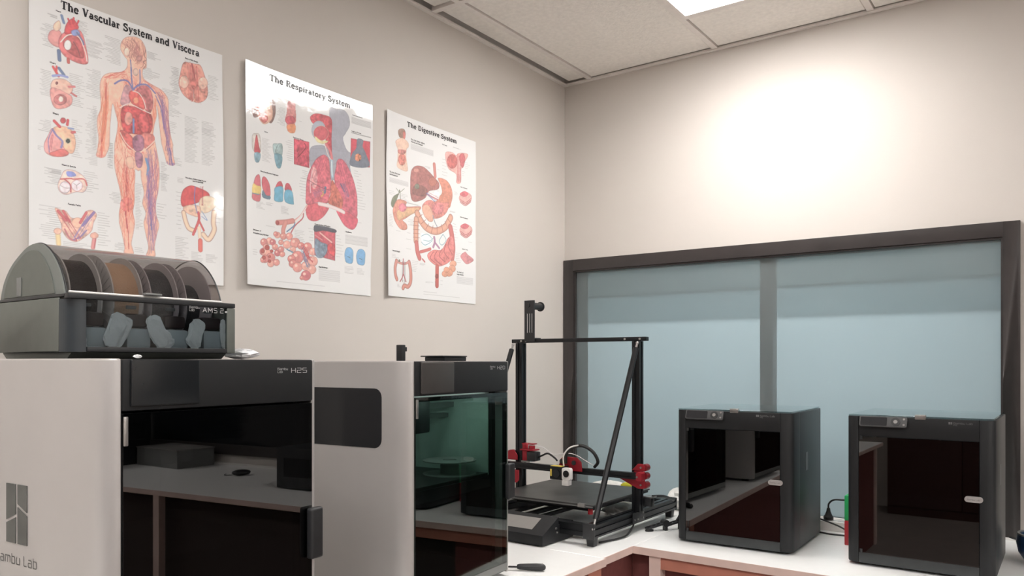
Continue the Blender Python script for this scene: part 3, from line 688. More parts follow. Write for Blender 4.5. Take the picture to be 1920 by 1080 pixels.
('F',(98,62,54),0,5,(309,277,308,273,304,270,300,268,295,269,292,271,291,275,292,278,295,282,300,283,304,283,308,280)),
('F',(80,32,28),(40,10,11),10,(411,293,406,277,392,263,372,257,353,259,339,269,334,283,339,300,353,313,372,319,392,318,406,308)),
('F',(98,62,54),0,5,(372,297,371,293,367,289,361,287,355,287,351,290,349,295,351,299,355,303,361,305,367,305,371,302)),
('F',(74,25,23),(40,10,11),10,(446,279,443,267,432,257,418,253,405,254,394,261,391,272,394,283,405,293,418,298,432,296,443,289)),
('F',(98,62,54),0,5,(418,282,417,278,414,276,410,274,406,275,403,277,402,280,403,283,406,286,410,288,414,287,417,285)),
('F',(74,25,23),(40,10,11),10,(506,278,501,263,488,251,470,245,452,247,439,256,434,270,439,284,452,296,470,302,488,301,501,292)),
('F',(98,62,54),0,5,(470,282,469,278,465,274,459,273,454,273,450,276,448,280,450,284,454,288,459,290,465,289,469,287)),
('F',(86,41,34),(40,10,11),10,(544,252,539,239,528,229,513,224,497,226,486,233,482,245,486,258,497,268,513,273,528,271,539,264)),
('F',(98,62,54),0,5,(513,256,512,252,508,249,504,248,499,248,496,250,494,254,496,258,499,261,504,262,508,262,512,259)),
('F',(86,41,34),(40,10,11),10,(378,248,375,238,366,230,354,226,342,227,334,233,331,242,334,252,342,260,354,264,366,263,375,257)),
('F',(98,62,54),0,5,(354,251,353,248,351,246,347,244,344,245,341,247,340,249,341,252,344,255,347,256,351,256,353,254)),
('F',(74,25,23),(40,10,11),10,(439,206,432,186,415,170,391,163,367,165,350,178,343,196,350,216,367,232,391,240,415,237,432,225)),
('F',(98,62,54),0,5,(391,213,389,207,384,202,376,200,369,200,364,204,362,210,364,216,369,220,376,223,384,222,389,218)),
('F',(74,25,23),(40,10,11),10,(376,188,372,175,361,165,345,160,330,162,318,170,314,182,318,195,330,205,345,210,361,209,372,201)),
('F',(98,62,54),0,5,(345,193,344,189,340,186,336,184,331,185,328,187,327,191,328,195,331,198,336,199,340,199,344,196)),
('F',(74,25,23),(40,10,11),10,(385,160,381,147,370,136,354,131,339,133,327,141,323,153,327,166,339,177,354,182,370,180,381,172)),
('F',(98,62,54),0,5,(354,164,353,160,349,157,345,156,340,156,337,159,336,162,337,166,340,169,345,171,349,170,353,168)),
('F',(80,32,28),(40,10,11),10,(430,142,424,126,410,113,391,107,371,109,357,119,352,134,357,150,371,163,391,169,410,167,424,157)),
('F',(98,62,54),0,5,(391,147,389,143,385,139,379,137,373,138,369,141,368,145,369,150,373,154,379,156,385,155,389,152)),
('F',(74,25,23),(40,10,11),10,(482,230,479,219,469,210,456,206,443,207,433,214,430,224,433,235,443,244,456,248,469,247,479,240)),
('F',(98,62,54),0,5,(456,233,455,230,452,227,448,226,444,227,441,229,440,232,441,235,444,237,448,239,452,238,455,236)),
('F',(67,18,20),(40,10,11),10,(494,201,490,189,479,180,465,175,451,177,441,184,437,195,441,207,451,216,465,221,479,219,490,212)),
('F',(98,62,54),0,5,(465,205,464,201,461,198,457,197,453,198,449,200,448,203,449,206,453,209,457,211,461,210,464,208)),
('F',(86,41,34),(40,10,11),10,(553,192,548,176,533,162,513,156,493,158,478,168,473,184,478,200,493,213,513,220,533,218,548,208)),
('F',(98,62,54),0,5,(513,197,511,193,507,189,501,187,495,187,490,190,489,195,490,200,495,204,501,206,507,205,511,202)),
('F',(86,41,34),(40,10,11),10,(492,156,487,141,474,129,456,123,438,126,425,135,420,148,425,163,438,175,456,180,474,179,487,169)),
('F',(98,62,54),0,5,(456,160,454,156,450,153,445,151,440,151,436,154,434,158,436,163,440,166,445,168,450,167,454,165)),
('F',(86,41,34),(40,10,11),10,(540,137,535,123,521,111,503,105,485,107,472,117,467,130,472,145,485,157,503,163,521,161,535,151)),
('F',(98,62,54),0,5,(503,143,502,138,498,135,492,133,487,134,483,136,481,140,483,145,487,148,492,150,498,150,502,147)),
('F',(67,18,20),(40,10,11),10,(496,95,490,79,476,66,456,60,436,63,422,73,417,88,422,104,436,117,456,123,476,121,490,111)),
('F',(98,62,54),0,5,(456,101,454,96,450,93,444,91,438,92,434,95,432,99,434,104,438,108,444,110,450,109,454,106)),
('F',(74,25,23),(40,10,11),10,(440,75,438,68,431,63,423,60,415,62,409,66,406,72,409,79,415,85,423,87,431,86,438,82)),
('F',(98,62,54),0,5,(423,78,422,76,421,74,418,74,416,74,414,75,413,77,414,79,416,81,418,82,421,81,422,80)),
('F',(80,32,28),(40,10,11),10,(284,281,281,273,274,266,265,262,255,263,248,268,245,276,248,284,255,291,265,294,274,294,281,289)),
('F',(98,62,54),0,5,(265,283,264,281,262,279,259,278,256,278,254,280,253,282,254,284,256,286,259,287,262,287,264,286)),
('F',(74,25,23),(40,10,11),10,(243,326,240,319,234,313,225,310,216,311,210,315,208,322,210,329,216,336,225,339,234,338,240,333)),
('F',(98,62,54),0,5,(225,329,224,326,223,324,220,323,217,324,215,325,215,327,215,329,217,331,220,332,223,332,224,331)),
('F',(53,8,7),(29,4,4),10,(179,236,177,227,170,221,161,218,151,219,144,224,142,231,144,239,151,246,161,249,170,248,177,243)),
('F',(53,8,7),(29,4,4),10,(142,210,140,203,134,198,127,195,119,196,114,200,112,206,114,213,119,218,127,221,134,220,140,216)),
('F',(53,8,7),(29,4,4),10,(207,217,205,212,201,208,195,206,189,206,184,210,183,214,184,220,189,224,195,226,201,225,205,222)),
('F',(53,8,7),(29,4,4),10,(149,171,147,165,142,161,135,158,128,159,123,163,122,168,123,174,128,179,135,181,142,180,147,177)),
('F',(53,8,7),(29,4,4),10,(188,183,187,178,183,175,178,173,173,174,169,176,167,180,169,185,173,188,178,190,183,190,187,187)),
('F',(53,8,7),(29,4,4),10,(190,154,188,149,184,145,178,143,172,144,167,147,166,152,167,157,172,161,178,163,184,162,188,159)),
('W',(13,25,43),3.8,6,19,(418,268,456,167,475,139)),
('W',(63,5,7),4.3,5,19,(418,290,475,214,513,188)),
('S',(10,30,46),8,(309,240,354,227)),
('R',(63,10,14),(8,9,11),20,(524,419,700,417,699,211,528,228)),
('F',(8,9,12),0,10,(524,417,571,424,698,417,698,395,600,395,527,379)),
('F',(22,30,40),(8,13,19),30,(532,334,581,318,630,308,630,262,590,219,537,229)),
('F',(67,7,9),(25,3,5),30,(640,310,695,316,695,238,640,263)),
('S',(89,51,46),10,(571,378,620,353,670,329)),
('S',(80,27,29),7,(532,357,590,334)),
('F',(17,44,74),(9,15,24),10,(783,272,798,305,830,314,855,296,858,256,849,210,798,210,784,240)),
('S',(6,10,16),4,(809,251,830,245)),
('F',(17,44,74),(9,15,24),10,(887,271,903,305,935,314,962,296,964,255,955,209,903,209,888,239)),
('S',(6,10,16),4,(914,250,935,244))],
[('K', 'The Oral Cavity, Salivary', 12, (256, 1164)),
('K', 'Glands, and Stomach', 12, (256, 1147)),
('K', 'The Liver, Pancreas', 11, (34, 883)),
('K', 'and Duodenum', 11, (34, 866)),
('K', 'Oral Cavity', 10, (603, 1206)),
('K', 'Wall of Stomach', 10, (823, 917)),
('K', 'Wall of Duodenum', 10, (820, 679)),
('K', 'Wall of Colon', 10, (844, 428)),
('K', 'Arterial Supply', 11, (57, 325)),
('K', 'The Small and', 11, (781, 239)),
('K', 'Large Intestine', 11, (781, 222)),
('T',9,'j',(256,1135,503,1090)),
('T',7,'j',(34,846,232,808)),
('T',3,'l',(29,754,94,719)),
('T',7,'l',(155,751,237,679)),
('T',6,'l',(605,1104,687,960)),
('T',4,'l',(881,1131,944,1072)),
('T',3,'l',(844,1053,881,1005)),
('T',2,'l',(735,1209,838,1216)),
('T',3,'l',(753,872,795,840)),
('T',3,'r',(403,1002,469,986)),
('T',1,'l',(548,1001,594,1003)),
('T',3,'l',(196,689,370,696)),
('T',8,'l',(24,584,69,492)),
('T',6,'r',(222,578,279,529)),
('T',1,'l',(216,477,269,469)),
('T',1,'l',(206,425,279,427)),
('T',1,'l',(206,356,285,358)),
('T',1,'l',(99,475,149,471)),
('T',3,'l',(354,267,414,251)),
('T',3,'l',(699,711,771,699)),
('T',7,'l',(735,624,801,477)),
('T',6,'l',(771,396,844,310)),
('T',9,'j',(781,206,982,148)),
('T',7,'l',(269,280,354,194)),
('T',2,'l',(419,137,508,125)),
('T',1,'j',(397,57,548,57)),
('T',1,'j',(397,42,820,37)),
('T',3,'l',(49,303,129,273)),
('T',4,'l',(114,93,155,68)),
('T',2,'l',(588,170,617,111)),
('T',1,'l',(925,497,982,492)),
('F',(36,22,17),(22,13,11),20,(124,1194,155,1217,190,1217,199,1183,170,1153,134,1154)),
('F',(68,20,17),0,12,(175,1199,199,1198,196,1157,175,1145)),
('F',(86,58,45),(68,39,30),10,(149,1147,185,1151,227,1132,232,1104,211,1078,206,1027,219,972,222,925,170,919,114,936,119,994,119,1058,101,1089,99,1117)),
('F',(72,22,17),(50,13,12),35,(204,1004,199,982,184,963,165,953,145,955,131,968,126,988,131,1011,145,1029,165,1039,184,1038,199,1025)),
('F',(61,22,19),0,30,(124,1059,206,1070,180,1035,129,1032)),
('F',(80,39,36),(54,20,19),15,(646,1151,723,1168,771,1155,795,1176,863,1194,919,1190,875,1122,857,1079,832,1058,832,980,820,946,777,942,771,1007,687,1029,652,1076)),
('F',(61,13,12),(47,10,11),20,(786,1111,777,1081,754,1056,723,1042,692,1044,670,1059,661,1085,670,1115,692,1140,723,1154,754,1153,777,1137)),
('F',(61,12,14),(36,7,8),15,(807,1155,857,1189,881,1155,863,1088,832,1082)),
('S',(57,10,12),5,(783,1165,787,1041,781,947)),
('S',(57,10,12),5,(801,1169,805,1045,799,950)),
('S',(57,10,12),5,(820,1173,823,1048,817,953)),
('F',(41,13,12),(18,6,6),18,(255,892,269,945,316,981,392,989,458,965,514,934,571,900,559,852,458,819,414,760,327,719,274,718,255,762,253,826)),
('F',(52,16,12),(31,9,8),10,(545,906,538,888,521,872,497,863,474,863,457,873,450,889,457,907,474,923,497,932,521,932,538,922)),
('F',(64,26,21),0,10,(344,953,341,945,330,938,316,933,303,932,292,936,289,942,292,950,303,958,316,962,330,963,341,960)),
('F',(29,10,9),0,20,(285,818,338,849,436,830,414,774,285,767)),
('F',(22,22,16),(12,10,8),15,(351,836,347,825,338,817,325,812,312,812,303,817,299,826,303,836,312,845,325,850,338,850,347,844)),
('S',(68,22,19),32,(514,1032,520,988,525,944)),
('F',(68,24,16),(41,10,8),15,(559,936,652,938,711,895,729,829,711,764,687,729,571,711,503,715,559,784,605,830,594,881)),
('F',(68,22,19),(44,12,11),20,(381,691,436,744,525,759,617,759,687,771,681,724,640,671,559,629,480,624,425,660)),
('F',(76,39,28),(41,13,11),12,(381,683,436,714,492,678,503,605,458,591,403,627)),
('F',(68,20,21),(47,12,12),30,(629,715,619,691,594,670,559,659,525,660,501,672,492,693,501,717,525,738,559,750,594,749,619,737)),
('F',(86,87,88),0,12,(458,789,548,843,582,819,559,769,503,752)),
('W',(54,6,8),3.9,6,15,(436,800,559,777)),
('W',(15,20,42),3.5,4,11,(436,800,525,756)),
('F',(20,22,14),(12,13,8),12,(129,740,109,693,94,648,64,633,47,655,64,700,94,726)),
('S',(20,22,14),7,(129,736,141,770,149,693)),
('S',(20,22,14),4,(141,752,104,778)),
('S',(20,22,14),4,(141,752,190,790)),
('F',(68,26,19),(41,12,11),15,(69,626,119,698,211,699,211,663,359,687,349,656,263,613,201,575,170,556,211,533,211,497,149,489,94,531,71,577)),
('F',(72,42,23),(44,20,11),12,(119,620,180,644,316,673,354,675,306,635,190,581,129,550,109,583)),
('F',(72,20,26),0,30,(211,656,206,639,190,625,170,618,149,619,135,628,129,643,135,659,149,673,170,681,190,680,206,671)),
('S',(41,13,10),56,(327,631,370,578,436,536,537,527,640,572,687,625,709,658)),
('S',(74,36,25),49,(327,631,370,578,436,536,537,527,640,572,687,625,709,658)),
('S',(41,13,10),52,(316,585,311,518,311,424)),
('S',(74,36,25),45,(316,585,311,518,311,424)),
('S',(44,15,11),5,(343,604,381,631)),
('S',(44,15,11),5,(370,560,419,597)),
('S',(44,15,11),5,(419,526,453,572)),
('S',(44,15,11),5,(480,505,503,564)),
('S',(44,15,11),5,(548,510,548,570)),
('S',(44,15,11),5,(617,530,600,589)),
('S',(44,15,11),5,(670,576,640,618)),
('S',(44,15,11),5,(711,616,670,645)),
('S',(44,15,11),4,(282,565,349,571)),
('S',(44,15,11),4,(282,536,349,541)),
('S',(44,15,11),4,(282,507,349,512)),
('S',(44,15,11),4,(282,478,349,483)),
('S',(44,15,11),4,(282,449,349,453)),
('S',(64,15,14),43,(316,410,327,345,349,303)),
('S',(64,13,14),12,(381,299,408,280)),
('S',(64,15,14),24,(359,349,436,372,469,384)),
('S',(62,15,14),54,(705,581,723,514,735,422,723,344)),
('F',(72,20,19),(44,10,11),18,(441,343,503,380,594,391,640,442,676,492,723,514,747,455,735,361,676,300,571,263,503,275,447,307)),
('S',(47,10,11),6,(503,365,469,316,525,285)),
('S',(47,10,11),7,(548,378,514,321,594,277)),
('S',(47,10,11),7,(605,400,571,343,640,304)),
('S',(47,10,11),7,(652,443,629,379,687,332)),
('S',(47,10,11),7,(699,488,676,431,723,375)),
('F',(89,96,99),0,3,(370,490,414,488,492,476,480,415,392,397,370,438)),
('S',(18,39,48),5,(370,468,436,491,492,454,414,407,370,424)),
('S',(26,48,55),5,(503,470,458,442,392,441)),
('S',(44,20,36),20,(514,479,520,442,503,403)),
('S',(44,20,36),16,(520,442,571,403)),
('S',(18,39,48),5,(617,515,652,474,605,430,571,456,617,515)),
('S',(26,29,36),8,(503,643,520,600,548,566)),
('F',(74,34,22),(41,13,10),10,(776,303,770,289,755,278,735,272,715,274,700,282,694,295,700,308,715,319,735,325,755,324,770,315)),
('F',(74,34,22),(41,13,10),10,(766,263,760,248,744,237,723,231,702,233,686,241,680,255,686,269,702,281,723,287,744,285,760,276)),
('F',(74,34,22),(41,13,10),10,(733,229,726,213,710,201,687,195,665,197,649,206,643,220,649,236,665,248,687,254,710,252,726,243)),
('F',(74,34,22),(41,13,10),10,(678,216,673,203,659,193,640,188,622,190,608,197,603,209,608,222,622,232,640,237,659,236,673,228)),
('F',(74,34,22),(41,13,10),10,(691,248,686,237,674,228,658,223,641,225,630,231,625,242,630,253,641,262,658,266,674,265,686,258)),
('S',(61,12,10),41,(548,257,548,174,548,114)),
('F',(31,6,5),0,12,(566,187,564,178,556,170,546,167,536,168,528,174,525,183,528,192,536,200,546,203,556,202,564,196)),
('S',(44,8,7),8,(531,142,537,105)),
('F',(74,39,36),(47,16,16),10,(814,843,875,889,957,876,957,828,888,785,820,805)),
('F',(68,13,16),0,10,(816,859,875,893,925,878,875,846)),
('S',(50,12,12),5,(820,821,888,805,957,848)),
('S',(50,12,12),5,(820,808,888,792,957,835)),
('S',(50,12,12),5,(820,796,888,779,957,822)),
('F',(74,39,36),(47,16,16),10,(822,589,884,633,966,617,966,569,896,529,828,551)),
('F',(68,13,16),0,10,(825,605,884,637,934,621,884,590)),
('S',(50,12,12),6,(828,567,896,548,966,589)),
('S',(50,12,12),6,(828,554,896,536,966,577)),
('S',(50,12,12),6,(828,542,896,523,966,564)),
('F',(66,24,26),(44,10,11),15,(826,371,881,408,919,389,982,364,980,344,906,314,857,335)),
('S',(47,12,11),31,(104,256,89,205,94,155,109,125)),
('S',(72,29,23),25,(104,256,89,205,94,155,109,125)),
('S',(47,12,11),31,(237,262,255,192,255,119,227,81,190,85,175,66)),
('S',(72,29,23),25,(237,262,255,192,255,119,227,81,190,85,175,66)),
('S',(68,29,26),19,(114,250,180,242,237,262)),
('W',(26,20,21),2.2,8,32,(175,256,175,113)),
('S',(47,8,10),8,(175,277,177,170,144,110)),
('S',(47,8,10),8,(177,170,206,115)),
('F',(22,20,14),0,12,(144,260,143,255,139,251,134,249,129,250,125,253,124,258,125,263,129,267,134,269,139,268,143,265))],
]

def paint(cmds, PW=510, PH=660, RES=1.3, seed=1, paper=(.86,.86,.86)):
    rs=np.random.RandomState(seed)
    W=int(PW/RES)+1; H=int(PH/RES)+1
    A=np.empty((H,W,3),np.float32); A[:]=paper
    k=.5/RES
    clip=[None];last=[None]
    def blur(a,n=1):
        for _ in range(n):
            a=(a+np.roll(a,1,0)+np.roll(a,-1,0)+np.roll(a,1,1)+np.roll(a,-1,1))/5
        return a
    def noise(f):
        g=rs.rand(int(H/f)+3,int(W/f)+3)
        y=np.arange(H)/f;x=np.arange(W)/f
        yi=y.astype(int);xi=x.astype(int);fy=(y-yi)[:,None];fx=(x-xi)[None]
        return (g[yi][:,xi]*(1-fy)*(1-fx)+g[yi+1][:,xi]*fy*(1-fx)+g[yi][:,xi+1]*(1-fy)*fx+g[yi+1][:,xi+1]*fy*fx)
    N1=noise(3.5)-.5;N2=noise(9)-.5
    def smooth(P,closed,n=5):
        P=np.array(P,float);m=len(P);o=[]
        if m<3: return P
        for i in range(m if closed else m-1):
            if closed: a,b,c,d=P[i-1],P[i],P[(i+1)%m],P[(i+2)%m]
            else: a,b,c,d=P[max(i-1,0)],P[i],P[i+1],P[min(i+2,m-1)]
            for t in np.arange(n)/n: o.append(.5*(2*b+(c-a)*t+(2*a-5*b+4*c-d)*t*t+(3*b-a-3*c+d)*t**3))
        if not closed:o.append(P[-1])
        return np.array(o)
    def box(P,r):
        return max(0,int(P[:,0].min()-r)),min(W,int(P[:,0].max()+r)+2),max(0,int(P[:,1].min()-r)),min(H,int(P[:,1].max()+r)+2)
    def stroke(P,w,c,al=1.):
        r=w/2; hw=max(r,.32); am=al*min(1.,r/.32)
        x0,x1,y0,y1=box(P,hw+1)
        if x1<=x0 or y1<=y0:return
        X,Y=np.meshgrid(np.arange(x0,x1),np.arange(y0,y1));D=np.full(X.shape,1e9)
        for a,b in zip(P[:-1],P[1:]):
            d=b-a;L=d@d+1e-9;t=np.clip(((X-a[0])*d[0]+(Y-a[1])*d[1])/L,0,1)
            D=np.minimum(D,(X-a[0]-t*d[0])**2+(Y-a[1]-t*d[1])**2)
        D=np.sqrt(D);m=np.clip(hw+.5-D,0,1)*am
        if clip[0] is not None: m=m*clip[0][y0:y1,x0:x1]
        sh=1.0 if w<3 else (1.08-.28*np.clip(D/hw,0,1)**2)
        col=np.array(c)*(sh[...,None] if w>=3 else 1.)
        A[y0:y1,x0:x1]+=(col-A[y0:y1,x0:x1])*m[...,None]
    def fill(P,c,edge,tex):
        x0,x1,y0,y1=box(P,1)
        if x1<=x0 or y1<=y0:return
        m=np.zeros((y1-y0,x1-x0))
        for oy in (.25,.75):
            Y=np.arange(y0,y1)+oy-.5
            X=np.arange(x0,x1)[None]
            ins=np.zeros((y1-y0,x1-x0),bool)
            for a,b in zip(P,np.roll(P,-1,0)):
                if a[1]==b[1]:continue
                cr=((a[1]>Y)!=(b[1]>Y));xx=a[0]+(Y-a[1])*(b[0]-a[0])/(b[1]-a[1])
                ins^=cr[:,None]&(X<xx[:,None])
            m+=ins*.5
        last[0]=(m.copy(),x0,x1,y0,y1)
        sz=min(x1-x0,y1-y0);bm=blur(m,max(1,min(12,sz//3)))
        sh=1+.30*(np.clip(bm,0,1)-.72)*(1 if sz>6 else .3)
        gx=(np.arange(x0,x1)-x0)/(x1-x0)-.5;gy=(np.arange(y0,y1)-y0)/(y1-y0)-.5
        sh=sh-.10*gx[None]+.10*gy[:,None]
        t=tex/100*2.2;sh=sh+t*N1[y0:y1,x0:x1]+t*N2[y0:y1,x0:x1]
        A[y0:y1,x0:x1]+=(np.array(c)*sh[...,None]-A[y0:y1,x0:x1])*m[...,None]
        if edge: stroke(np.vstack([P,P[:1]]),.8,np.array(edge)/100.,.75)
    for q in cmds:
        t=q[0]
        if t in 'FSWR': P=np.array(q[-1],float).reshape(-1,2)*k
        if t in 'FR': fill(smooth(P,True) if t=='F' else P,np.array(q[1])/100.,q[2],q[3])
        elif t=='S': stroke(smooth(P,False),q[2]*k,np.array(q[1])/100.)
        elif t=='W':
            S=smooth(P,False,6);n=len(S);tg=np.gradient(S,axis=0);tg/=np.linalg.norm(tg,axis=1)[:,None]+1e-9;nr=np.stack([-tg[:,1],tg[:,0]],1)
            for j in range(q[3]):
                o=(rs.rand()-.5)*q[4]/RES;i0=int(rs.rand()*n*.35);i1=n-int(rs.rand()*n*.35)
                if i1-i0<4:i0,i1=0,n
                i1=max(i1,i0+2);i0=min(i0,n-2);ph=rs.rand()*6;am=(.8+rs.rand()*1.6)*q[4]/RES*.06
                w=np.arange(i0,i1);off=o+am*np.sin(w*.9+ph)+am*.7*np.sin(w*.37+ph*2)
                Q=S[i0:i1]+nr[i0:i1]*off[:,None];c=np.array(q[1])/100.*(.8+.4*rs.rand())
                stroke(Q,q[2]*k,c,.8)
                for b in range(3):
                    i=rs.randint(0,len(Q));s=rs.choice([-1,1]);d=nr[i0+i]*s*.8+tg[i0+i]*rs.choice([-1,1]);L=q[4]/RES*.22*(.4+rs.rand())
                    stroke(np.array([Q[i],Q[i]+d*L*.5+nr[i0+i]*L*.1,Q[i]+d*L]),q[2]*k*.6,c,.7)
        elif t=='M':
            clip[0]=np.zeros((H,W));m,a,b,c,d=last[0];clip[0][c:d,a:b]=m;clip[0]=np.clip(blur(clip[0],1)*1.3,0,1)
        elif t=='U': clip[0]=None
        elif t=='T':
            n,al,(xa,ya,xb,yb)=q[1],q[2],np.array(q[3])*k
            if xb<xa:xa,xb=xb,xa
            yt,yb=max(ya,yb),min(ya,yb)
            for i in range(n):
                y=yt+(yb-yt)*(i+.5)/n;L=(xb-xa)*(1 if al=='j' else .45+.55*rs.rand())
                a=xa if al!='r' else xb-L
                x=a
                while x<a+L:
                    e=min(a+L,x+1.5+rs.rand()*5)
                    stroke(np.array([[x,y],[e,y]]),.62,(.16,.15,.16),.62);x=e+.8
    return np.clip(A,0.01,1)

def warp(k,u,v):
    """distance of the sheet from the wall (metres); u to the right, v up, in metres"""
    PW,PH=.51,.66; d=.0035+.0010*math.sin(9*u+2*v+k)+.0008*math.sin(17*v+3*u+2*k)
    if k==0: d+=.010*max(0,(u-.40)/.11)**2*(.5+.5*math.sin(5*v+.6))+.004*max(0,(.08-u)/.08)**2
    if k==1: d+=.016*max(0,(.12-u)/.12)**2*(.45+.55*(1-v/PH))+.010*max(0,(u-.42)/.09)**2*max(0,math.sin(4.2*v-.3))
    if k==2: d+=.012*max(0,(.07-u)/.07)**2*(.6+.4*math.cos(7*v))
    return d
ORG=[(-2.363,1.577),(-1.781,1.588),(-1.199,1.595)]
TITLES=[('The Vascular System and Viscera',(-2.291,-1.923),2.209,.0195),('The Respiratory System',(-1.692,-1.366),2.2115,.0185),('The Digestive System',(-1.091,-.809),2.2195,.0178)]
PL=['glossy anatomy poster of the vascular system with a standing body figure','glossy anatomy poster of the respiratory system with large pink lungs','anatomy poster of the digestive system with liver, stomach and intestines']
for k in range(3):
    A=paint(ART[k],seed=k+3); A=A*.74+.26*np.array((.66,.63,.62),np.float32)*(A.mean(2,keepdims=True)*.5+.5); A=A/A[3,3]*.86; H,W=A.shape[:2]; oy,oz=ORG[k]
    uu=np.arange(W)*.0013; vv=np.arange(H)*.0013
    D=np.array([[warp(k,u,v) for u in uu[::7]] for v in vv[::7]])
    fi=np.arange(H)/7; fj=np.arange(W)/7; i0=np.minimum(fi.astype(int),D.shape[0]-2); j0=np.minimum(fj.astype(int),D.shape[1]-2); ti=(fi-i0)[:,None]; tj=(fj-j0)[None]
    X=D[i0][:,j0]*(1-ti)*(1-tj)+D[i0+1][:,j0]*ti*(1-tj)+D[i0][:,j0+1]*(1-ti)*tj+D[i0+1][:,j0+1]*ti*tj
    co_=np.empty((H,W,3),np.float32); co_[...,0]=X; co_[...,1]=oy+uu[None]; co_[...,2]=oz+vv[:,None]
    idx=np.arange(H*W).reshape(H,W); q4=np.stack([idx[:-1,:-1],idx[:-1,1:],idx[1:,1:],idx[1:,:-1]],-1).reshape(-1,4)
    me=bpy.data.meshes.new('poster'); me.vertices.add(H*W); me.vertices.foreach_set('co',co_.ravel()); me.loops.add(q4.size); me.loops.foreach_set('vertex_index',q4.ravel().astype(np.int32))
    me.polygons.add(len(q4)); me.polygons.foreach_set('loop_start',np.arange(0,q4.size,4,dtype=np.int32)); me.update(calc_edges=True); me.validate()
    me.polygons.foreach_set('use_smooth',[True]*len(q4))
    ca=me.color_attributes.new('ink','FLOAT_COLOR','POINT'); rgba=np.ones((H*W,4),np.float32); rgba[:,:3]=A.reshape(-1,3); ca.data.foreach_set('color',rgba.ravel())
    me.materials.append(M['poster']); po=bpy.data.objects.new('poster',me); C.objects.link(po); po.location=(0,0,0)
    tag(po,PL[k],'poster','anatomy posters on the left wall')
    # thin back sheet so the paper has thickness
    bs=MB(); n=len(uu[::7]); vs=[(float(D[i][j])-.0006,oy+float(uu[::7][j]),oz+float(vv[::7][i])) for i in range(D.shape[0]) for j in range(D.shape[1])]
    bs.add(vs,[(i*n+j,(i+1)*n+j,(i+1)*n+j+1,i*n+j+1) for i in range(D.shape[0]-1) for j in range(n-1)]); bs.build('paper_back','white',po,smooth=True)
    t,(ya,yb),zb,ch=TITLES[k]
    lettering('title_lettering',t,SLAB,yb-ya,ch,lambda u,v:(warp(k,ya+u-oy,zb+v-oz)+.0005,ya+u,zb+v),'ink',po,.05,1.4)
    # small captions from the built-in font, joined into one flat part
    for cmd in ART[k]:
        if cmd[0]!='K': continue
        cu=bpy.data.curves.new('t','FONT'); cu.body=cmd[1]; cu.size=max(8,cmd[2])*.0005*1.25; cu.resolution_u=1; cu.offset=.00022
        ob=bpy.data.objects.new('t',cu); C.objects.link(ob); dg=bpy.context.evaluated_depsgraph_get(); mm=bpy.data.meshes.new_from_object(ob.evaluated_get(dg))
        u0,v0=cmd[3][0]*.0005,cmd[3][1]*.0005
        v=[(warp(k,u0+p.co.x,v0+p.co.y)+.0005,oy+u0+p.co.x,oz+v0+p.co.y-.002) for p in mm.vertices]; f=[tuple(p.vertices) for p in mm.polygons]
        bpy.data.objects.remove(ob); bpy.data.curves.remove(cu); bpy.data.meshes.remove(mm)
        me=bpy.data.meshes.new('caption_lettering'); me.from_pydata(v,[],f); me.materials.append(M['ink']); o=bpy.data.objects.new('caption_lettering',me); C.objects.link(o); o.parent=po
